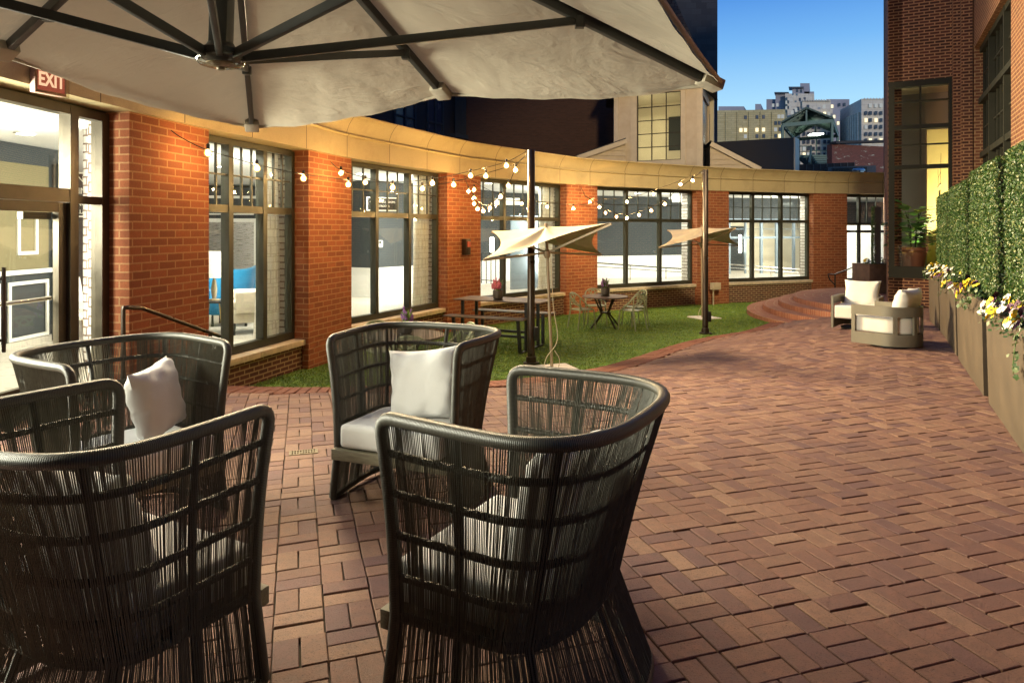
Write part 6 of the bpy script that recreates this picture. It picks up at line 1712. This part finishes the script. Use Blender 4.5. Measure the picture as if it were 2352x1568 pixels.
# steel shelter with stair
t = thing('steel_shelter', 'open green steel canopy over an outdoor stair beyond the roof', 'canopy', (20.6, 48, 4))
ax = Vector((.468, .883, 0)).normalized() * 8.6
pr = [at(1794, 283, 48), at(1851.6, 249, 48), at(1914, 273, 48)]
mb = MB()
for i in (0, 1): a, b = pr[i], pr[i + 1]; d = (b - a).normalized(); a2_, b2_ = (a, b) if i else (a, b); mb.extr([a2_, b2_, b2_ + ax, a2_ + ax], Vector((0, 0, .12)))
mb.build('roof', M['greenroof'], t)
mb = MB()
L_b, R_b = pr[0] + Vector((.1, 0, -.15)), pr[2] + Vector((-.1, 0, -.15))
for f_ in (0, 1): mb.bar(L_b + ax * f_, R_b + ax * f_, .14, .26)
mb.bar(L_b, L_b + ax, .14, .26); mb.bar(R_b, R_b + ax, .14, .26)
apx = pr[1] + Vector((0, 0, -.12)); mid = (L_b + R_b) / 2; mb.bar(apx, Vector((apx.x, apx.y, mid.z)), .12, .12); mb.bar(apx + ax, Vector((apx.x + ax.x, apx.y + ax.y, mid.z)), .12, .12)
for f_ in np.linspace(.08, .95, 12): mb.bar(pr[0] + ax * f_ + Vector((0, 0, -.06)), pr[1] + ax * f_ + Vector((0, 0, -.06)), .08, .10); mb.bar(pr[1] + ax * f_ + Vector((0, 0, -.06)), pr[2] + ax * f_ + Vector((0, 0, -.06)), .08, .10)
mb.build('truss', M['greensteel'], t)
for p in (L_b, R_b, L_b + ax, R_b + ax): mb = MB(); mb.bar(p, (p.x, p.y, -2), .16, .16, up=(0, 1, 0)); mb.build('post', M['greensteel'], t)
mb = MB(); a, b = at(1829, 361, 49), at(1905, 356, 49.5)
zf_ = at(0, 362, 49).z
mb.extr([(a.x, a.y, zf_), (b.x, b.y, zf_), (b.x + ax.x, b.y + ax.y, zf_), (a.x + ax.x, a.y + ax.y, zf_)], (0, 0, .2)); mb.build('deck', M['greensteel'], t)
mb = MB(); a, b = at(1864, 358, 48.6), at(1906, 355, 48.6)
for k in range(8): mb.box((a + b) / 2 + Vector((0, -k * .25, -.05 - k * .17)), ((b - a).length, .28, .12))
mb.build('stair_flight', M['greensteel'], t)
for (x0, y0, x1, y1, dx) in ((1832, 336, 1863, 336, 0), (1864, 346, 1906, 346, 0)):
    a, b = at(x0, y0, 49), at(x1, y1, 49); mb = MB(); mb.tube([a, b], .04, 6); mb.tube([a + Vector((0, 0, -.4)), b + Vector((0, 0, -.4))], .025, 6)
    for q in resample([tuple(a), tuple(b)], .3): mb.tube([q, (q[0], q[1], q[2] - 1.0)], .02, 5)
    mb.build('stair_railing', M['greensteel'], t)
mb = MB(); mb.bar(at(1863, 337, 48.8), at(1859, 376, 46.5), .12, .2); mb.build('stringer', M['greensteel'], t)
for (x, y) in ((1868, 309), (1880, 309)): mb = MB(); mb.box(at(x, y, 52), (.35, 1., .08)); mb.build('strip_lamp', M['strip'], t)
mb = MB(); p = (L_b + R_b) / 2 + ax; mb.tube([p, (p.x, p.y, zf_)], .05, 6); mb.build('post', M['greensteel'], t)

# skyline; qx/qy are measured in an enlarged crop of the photo
def Q(x, y): return (1636.5 + x * .1831, 172.3 + y * .1831)
def block(mb, x0, x1, yt, Y, depth, zb=-2.5, slant=None):
    a = at(*Q(x0, yt), Y); b = at(*Q(x1, yt if slant is None else slant), Y)
    mb.extr([(a.x, Y, zb), (b.x, Y, zb), b, a], (depth * .45, depth, 0))
def wins(par_, lst, Y, w=34, h=46):
    for (x, y, m) in lst:
        a = at(*Q(x - w / 2, y - h / 2), Y); b = at(*Q(x + w / 2, y + h / 2), Y)
        mb = MB(); mb.box(((a.x + b.x) / 2, Y - .05, (a.z + b.z) / 2), (b.x - a.x, .2, a.z - b.z)); mb.build('window', M[{'d': 'far_dark', 'l': 'far_lit', 'm': 'far_dim'}[m]], par_)
t = thing('yellow_brick_block', 'yellowish brick city block with scattered lit windows on the skyline', 'building', at(1725, HY, 112))
mb = MB(); block(mb, 40, 908, 447, 112, 25, slant=432); mb.build('wall', M['ylw_brick'], t)
mb = MB()
for x in (165, 310, 455, 600, 742): a = at(*Q(x - 7, 447), 112); b = at(*Q(x + 7, 447), 112); mb.box(((a.x + b.x) / 2, 111.9, a.z / 2 - 1.5), (b.x - a.x, .3, a.z + 2.5))
mb.build('pilasters', M['ylw_brick'], t)
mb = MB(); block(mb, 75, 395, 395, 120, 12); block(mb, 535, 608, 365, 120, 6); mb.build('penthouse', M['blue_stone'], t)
wins(t, [(412, 535, 'd'), (556, 530, 'd'), (638, 528, 'd'), (832, 524, 'm'), (878, 523, 'm'), (790, 606, 'd'), (836, 604, 'd'), (355, 693, 'l'), (412, 692, 'l'), (556, 690, 'l'), (638, 688, 'l'), (790, 686, 'm'), (845, 684, 'd'), (412, 772, 'm'), (556, 770, 'd'), (640, 768, 'd'), (790, 766, 'd'), (843, 766, 'l')], 112)
t = thing('stepped_stone_tower', 'stepped grey stone city tower with glassy blue rooftop pavilion', 'building', at(1835, HY, 190))
mb = MB(); block(mb, 912, 1275, 235, 190, 30); block(mb, 940, 1010, 262, 188, 3); mb.build('tower', M['grey_stone'], t)
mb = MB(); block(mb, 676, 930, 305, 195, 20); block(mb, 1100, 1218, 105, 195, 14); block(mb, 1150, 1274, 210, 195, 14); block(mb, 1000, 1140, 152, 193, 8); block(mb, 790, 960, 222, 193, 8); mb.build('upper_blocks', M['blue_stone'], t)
mb = MB(); block(mb, 955, 1145, 148, 191.5, 4, zb=at(*Q(0, 160), 191.5).z); block(mb, 775, 955, 215, 191.5, 4, zb=at(*Q(0, 228), 191.5).z); mb.build('pavilion_roof', M['far_dark'], t)
wins(t, [(760, 382, 'm'), (813, 378, 'm'), (1095, 310, 'd'), (1155, 302, 'd'), (1060, 200, 'd'), (1110, 205, 'd'), (930, 345, 'm'), (930, 415, 'm'), (945, 340, 'd'), (945, 410, 'd')], 187.6, 26, 40)
t = thing('grey_stone_block', 'grey stone city block with rows of windows behind the steel shelter', 'building', at(1870, HY, 170))
mb = MB(); block(mb, 985, 1140, 350, 171, 20, slant=330); block(mb, 1125, 1484, 318, 170, 25); block(mb, 1100, 1508, 428, 168, 6); 
for k in range(11): block(mb, 1135 + k * 32, 1152 + k * 32, 306, 169.5, 2, zb=at(*Q(0, 330), 169.5).z)
mb.build('wall', M['grey_stone'], t)
lw = []
for r_, y in enumerate((490, 570, 655, 740, 840, 925, 1000)):
    for c_, x in enumerate((1148, 1202, 1265, 1333, 1406, 1458)): lw.append((x, y, 'dmdddmddld'[(r_ * 3 + c_ * 7) % 10]))
lw += [(1195, 400, 'd'), (1400, 398, 'm'), (1000, 470, 'm'), (1025, 455, 'd'), (1045, 440, 'm'), (1072, 425, 'd')]
wins(t, lw, 167.6, 32, 48)
t = thing('dusky_block', 'plain dusky city block between two stone buildings on the skyline', 'building', at(1935, HY, 205))
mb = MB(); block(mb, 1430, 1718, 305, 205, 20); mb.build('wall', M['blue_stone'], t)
wins(t, [(1500, 395, 'l'), (1590, 375, 'd'), (1655, 372, 'd'), (1525, 525, 'l'), (1575, 605, 'l'), (1580, 845, 'l'), (1635, 600, 'm')], 204.5, 26, 40)
t = thing('grey_stone_building', 'large grey stone city building with arched windows beside the brick tower', 'building', at(2000, HY, 150))
mb = MB(); block(mb, 1868, 2200, 300, 150, 30)
a, b = at(*Q(1868, 300), 150), at(*Q(1600, 440), 185); mb.extr([(a.x, a.y, -2.5), (b.x, b.y, -2.5), b, a][::-1], (6, 4, 0))
for k in range(7): block(mb, 1900 + k * 38, 1918 + k * 38, 290, 149.8, 2, zb=at(*Q(0, 306), 149.8).z)
mb.build('wall', M['grey_stone'], t)
mb = MB()
for k in range(9): q = a.lerp(b, .06 + k * .1); mb.bar((q.x - .4, q.y - .6, -2.5), (q.x - .4, q.y - .6, q.z - 3), .9, .5, up=(0, 1, 0))
mb.build('wall_fins', M['grey_stone'], t)
lw = []
for r_, y in enumerate((385, 480, 568, 652, 742, 822)):
    for c_, x in enumerate((1925, 1980, 2050, 2113)):
        if r_ == 0 and c_ == 0: continue
        lw.append((x, y, ('m' if r_ == 0 else 'dddmldddddld'[(r_ * 5 + c_ * 3) % 12])))
wins(t, lw, 149.6, 32, 48)

# ================================================================= light, sky, camera
w = bpy.data.worlds.new('World'); SC.world = w; w.use_nodes = True; nt = w.node_tree; nt.nodes.clear()
out = nt.nodes.new('ShaderNodeOutputWorld'); bg = nt.nodes.new('ShaderNodeBackground')
SUN_EL, SUN_AZ = R(6.), R(184)
sky = nt.nodes.new('ShaderNodeTexSky'); sky.sky_type = 'NISHITA'; sky.sun_disc = False; sky.sun_elevation = SUN_EL; sky.sun_rotation = SUN_AZ; sky.ozone_density = 4.; sky.air_density = 1.2; sky.dust_density = .3
tc = nt.nodes.new('ShaderNodeTexCoord'); sep = nt.nodes.new('ShaderNodeSeparateXYZ'); L(nt, tc.outputs['Generated'], sep.inputs[0])
grad = ramp(nt, sep.outputs[2], [(0., (.42, .70, .92)), (.17, (.38, .68, .92)), (.25, (.17, .44, .84)), (.33, (.05, .22, .68)), (1., (.03, .10, .38))])
sc_ = N(nt, 'ShaderNodeVectorMath', operation='SCALE'); sc_.inputs['Scale'].default_value = .05; L(nt, sky.outputs[0], sc_.inputs[0])
L(nt, mixc(nt, .85, sc_.outputs[0], grad), bg.inputs[0]); bg.inputs[1].default_value = 1.1
L(nt, bg.outputs[0], out.inputs[0])
sl = bpy.data.lights.new('dusk_sun', 'SUN'); sl.energy = 1.3; sl.angle = R(6); sl.color = (1, .86, .72)
so = bpy.data.objects.new('dusk_sun', sl); COL.objects.link(so); so.rotation_euler = (R(84), 0, R(4)); so.location = (0, 0, 20)
def area(name, loc, to, sx, sy, power, col=(1, .93, .80)):
    l = bpy.data.lights.new(name, 'AREA'); l.shape = 'RECTANGLE'; l.size = sx; l.size_y = sy; l.energy = power; l.color = col
    o = bpy.data.objects.new(name, l); COL.objects.link(o); o.location = loc
    d = Vector(to) - Vector(loc); o.rotation_euler = d.to_track_quat('-Z', 'Y').to_euler(); return o
WARM = (1, .90, .74)
# lamps of the lobby (left of the picture) and of the rooms, set behind the piers
area('lobby_lamp', (-5.6, 3.6, .35), (0, 3.4, -.6), 4.6, 1.3, 1500, (1, .91, .72))
area('lobby_ceiling_lamp', (-7.4, 5.6, 1.15), (-7.4, 5.6, -2), 2., 2.4, 50, (1, .94, .82))
LAMPK = 1.
for i, pw in ((0, 130), (1, 170), (2, 170), (3, 130), (4, 110), (5, 170)):
    (p, q) = PIER[i]; p, q = v2(p), v2(q); Uq = (q - p).normalized(); Nn = Vector((Uq.y, -Uq.x)); c = (p + q) / 2 - Nn * .95
    area('room_lamp', (c.x, c.y, -.1), (c.x - Nn.x * 3, c.y - Nn.y * 3, .5), .95, 2.2, pw, (1, .95, .84))
area('partition_room_lamp', (9.6, 27.1, 1.1), (9.6, 27.6, -1), 3., .5, 70, (1, .92, .75))
area('turret_lamp', (Ot[0] + Ut.x * .35 - Nt.x * .4, Ot[1] + Ut.y * .35 - Nt.y * .4, 3.2), (Ot[0] + Ut.x * 2.2 - Nt.x * 3, Ot[1] + Ut.y * 2.2 - Nt.y * 3, 3.6), .3, 2., 70, (1, .82, .5))
pp = fc(sR + .75) + Vector((WD.x, WD.y, 0)) * .95; pq = fc(sL) + Vector((WD.x, WD.y, 0)) * 1.3
area('tower_lamp', (pp.x, pp.y, 1.0), (pq.x, pq.y, 3.2), .8, 4., 190, (1, .86, .52))
for (O, U, Nn, ln), pw in zip(bays + [(O6, U6, N6, 2.6)], (150, 150, 170, 160, 130, 260)):
    c = Vector((O[0], O[1])) + U * ln / 2 - Nn * .5
    o_ = area('head_lamp', (c.x, c.y, 1.20), (c.x - Nn.x * .5, c.y - Nn.y * .5, -1.), ln * .8, .35, pw, (1, .95, .82))
def flood(lbl, loc, to, power, spread, col=(1, .79, .47)):  # unseen fixtures added where the fall of light over the court suggests them
    t = thing('floodlight', lbl, 'floodlight', loc, 0, 'floodlights on the roof edge')
    d = (Vector(to) - Vector(loc)).normalized(); sd = d.cross(Vector((0, 0, 1))).normalized(); up = sd.cross(d)
    Mx = Matrix((sd, d, up)).transposed()
    mb = MB(); mb.box(Vector(loc) - d * .10, (.34, .14, .26), Mx); mb.build('housing', M['black'], t, bevel=.01)
    mb = MB(); mb.tube([Vector(loc) - d * .1 + Vector((0, 0, -.1)), (Vector((loc[0], loc[1], 1.95)) if loc[2] < 5 else Vector((loc[0] + 1.2, loc[1] - .5, loc[2] - .1))) - Vector((d.x * .1, d.y * .1, 0))], .03, 8); mb.build('bracket', M['black'], t)
    mb = MB(); mb.box(Vector(loc) - d * .022, (.30, .01, .22), Mx); mb.build('lens', M['flood_lens'], t)
    l = bpy.data.lights.new('flood_beam', 'SPOT'); l.energy = power; l.color = col; l.spot_size = R(spread); l.spot_blend = .6; l.shadow_soft_size = .8
    o = bpy.data.objects.new('flood_beam', l); COL.objects.link(o); o.location = Vector(loc) + d * .06; o.rotation_euler = d.to_track_quat('-Z', 'Y').to_euler()
flood('unseen black floodlight on roof edge aimed at the cord chairs', (-3.9, 11.6, 3.7), (.4, 4.2, -1.7), 5200, 96)
flood('unseen black floodlight on roof edge aimed across at the armchairs', (-3.9, 14.4, 3.6), (5.2, 9.8, -1.0), 12500, 78)
flood('unseen black floodlight high on the right brick wall aimed at the far piers', (5.0, 5.5, 7.2), (5.0, 23, 1.2), 14500, 46)

cam = bpy.data.cameras.new('camera'); cam.sensor_width = 36; cam.lens = 36 * F / 2352; cam.shift_y = -(784 - HY) / 2352; cam.clip_start = .05; cam.clip_end = 2000
co = bpy.data.objects.new('camera', cam); COL.objects.link(co); co.rotation_euler = (R(90), 0, 0); SC.camera = co

# lift the whole place so the lawn lies near z = 0
for o in list(COL.objects):
    if o.parent is None: o.location.z += LIFT
SC.view_settings.view_transform = 'Standard'; SC.view_settings.look = 'None'; SC.view_settings.exposure = .2; SC.view_settings.gamma = 1.
SC.render.engine = 'CYCLES'
cy = SC.cycles
cy.use_denoising = True
try: cy.denoiser = 'OPENIMAGEDENOISE'
except Exception: pass
cy.max_bounces = 7; cy.diffuse_bounces = 3; cy.glossy_bounces = 3; cy.transparent_max_bounces = 12; cy.transmission_bounces = 4
cy.sample_clamp_indirect = 6.; cy.sample_clamp_direct = 0.; cy.caustics_reflective = False; cy.caustics_refractive = False
cy.use_light_tree = True
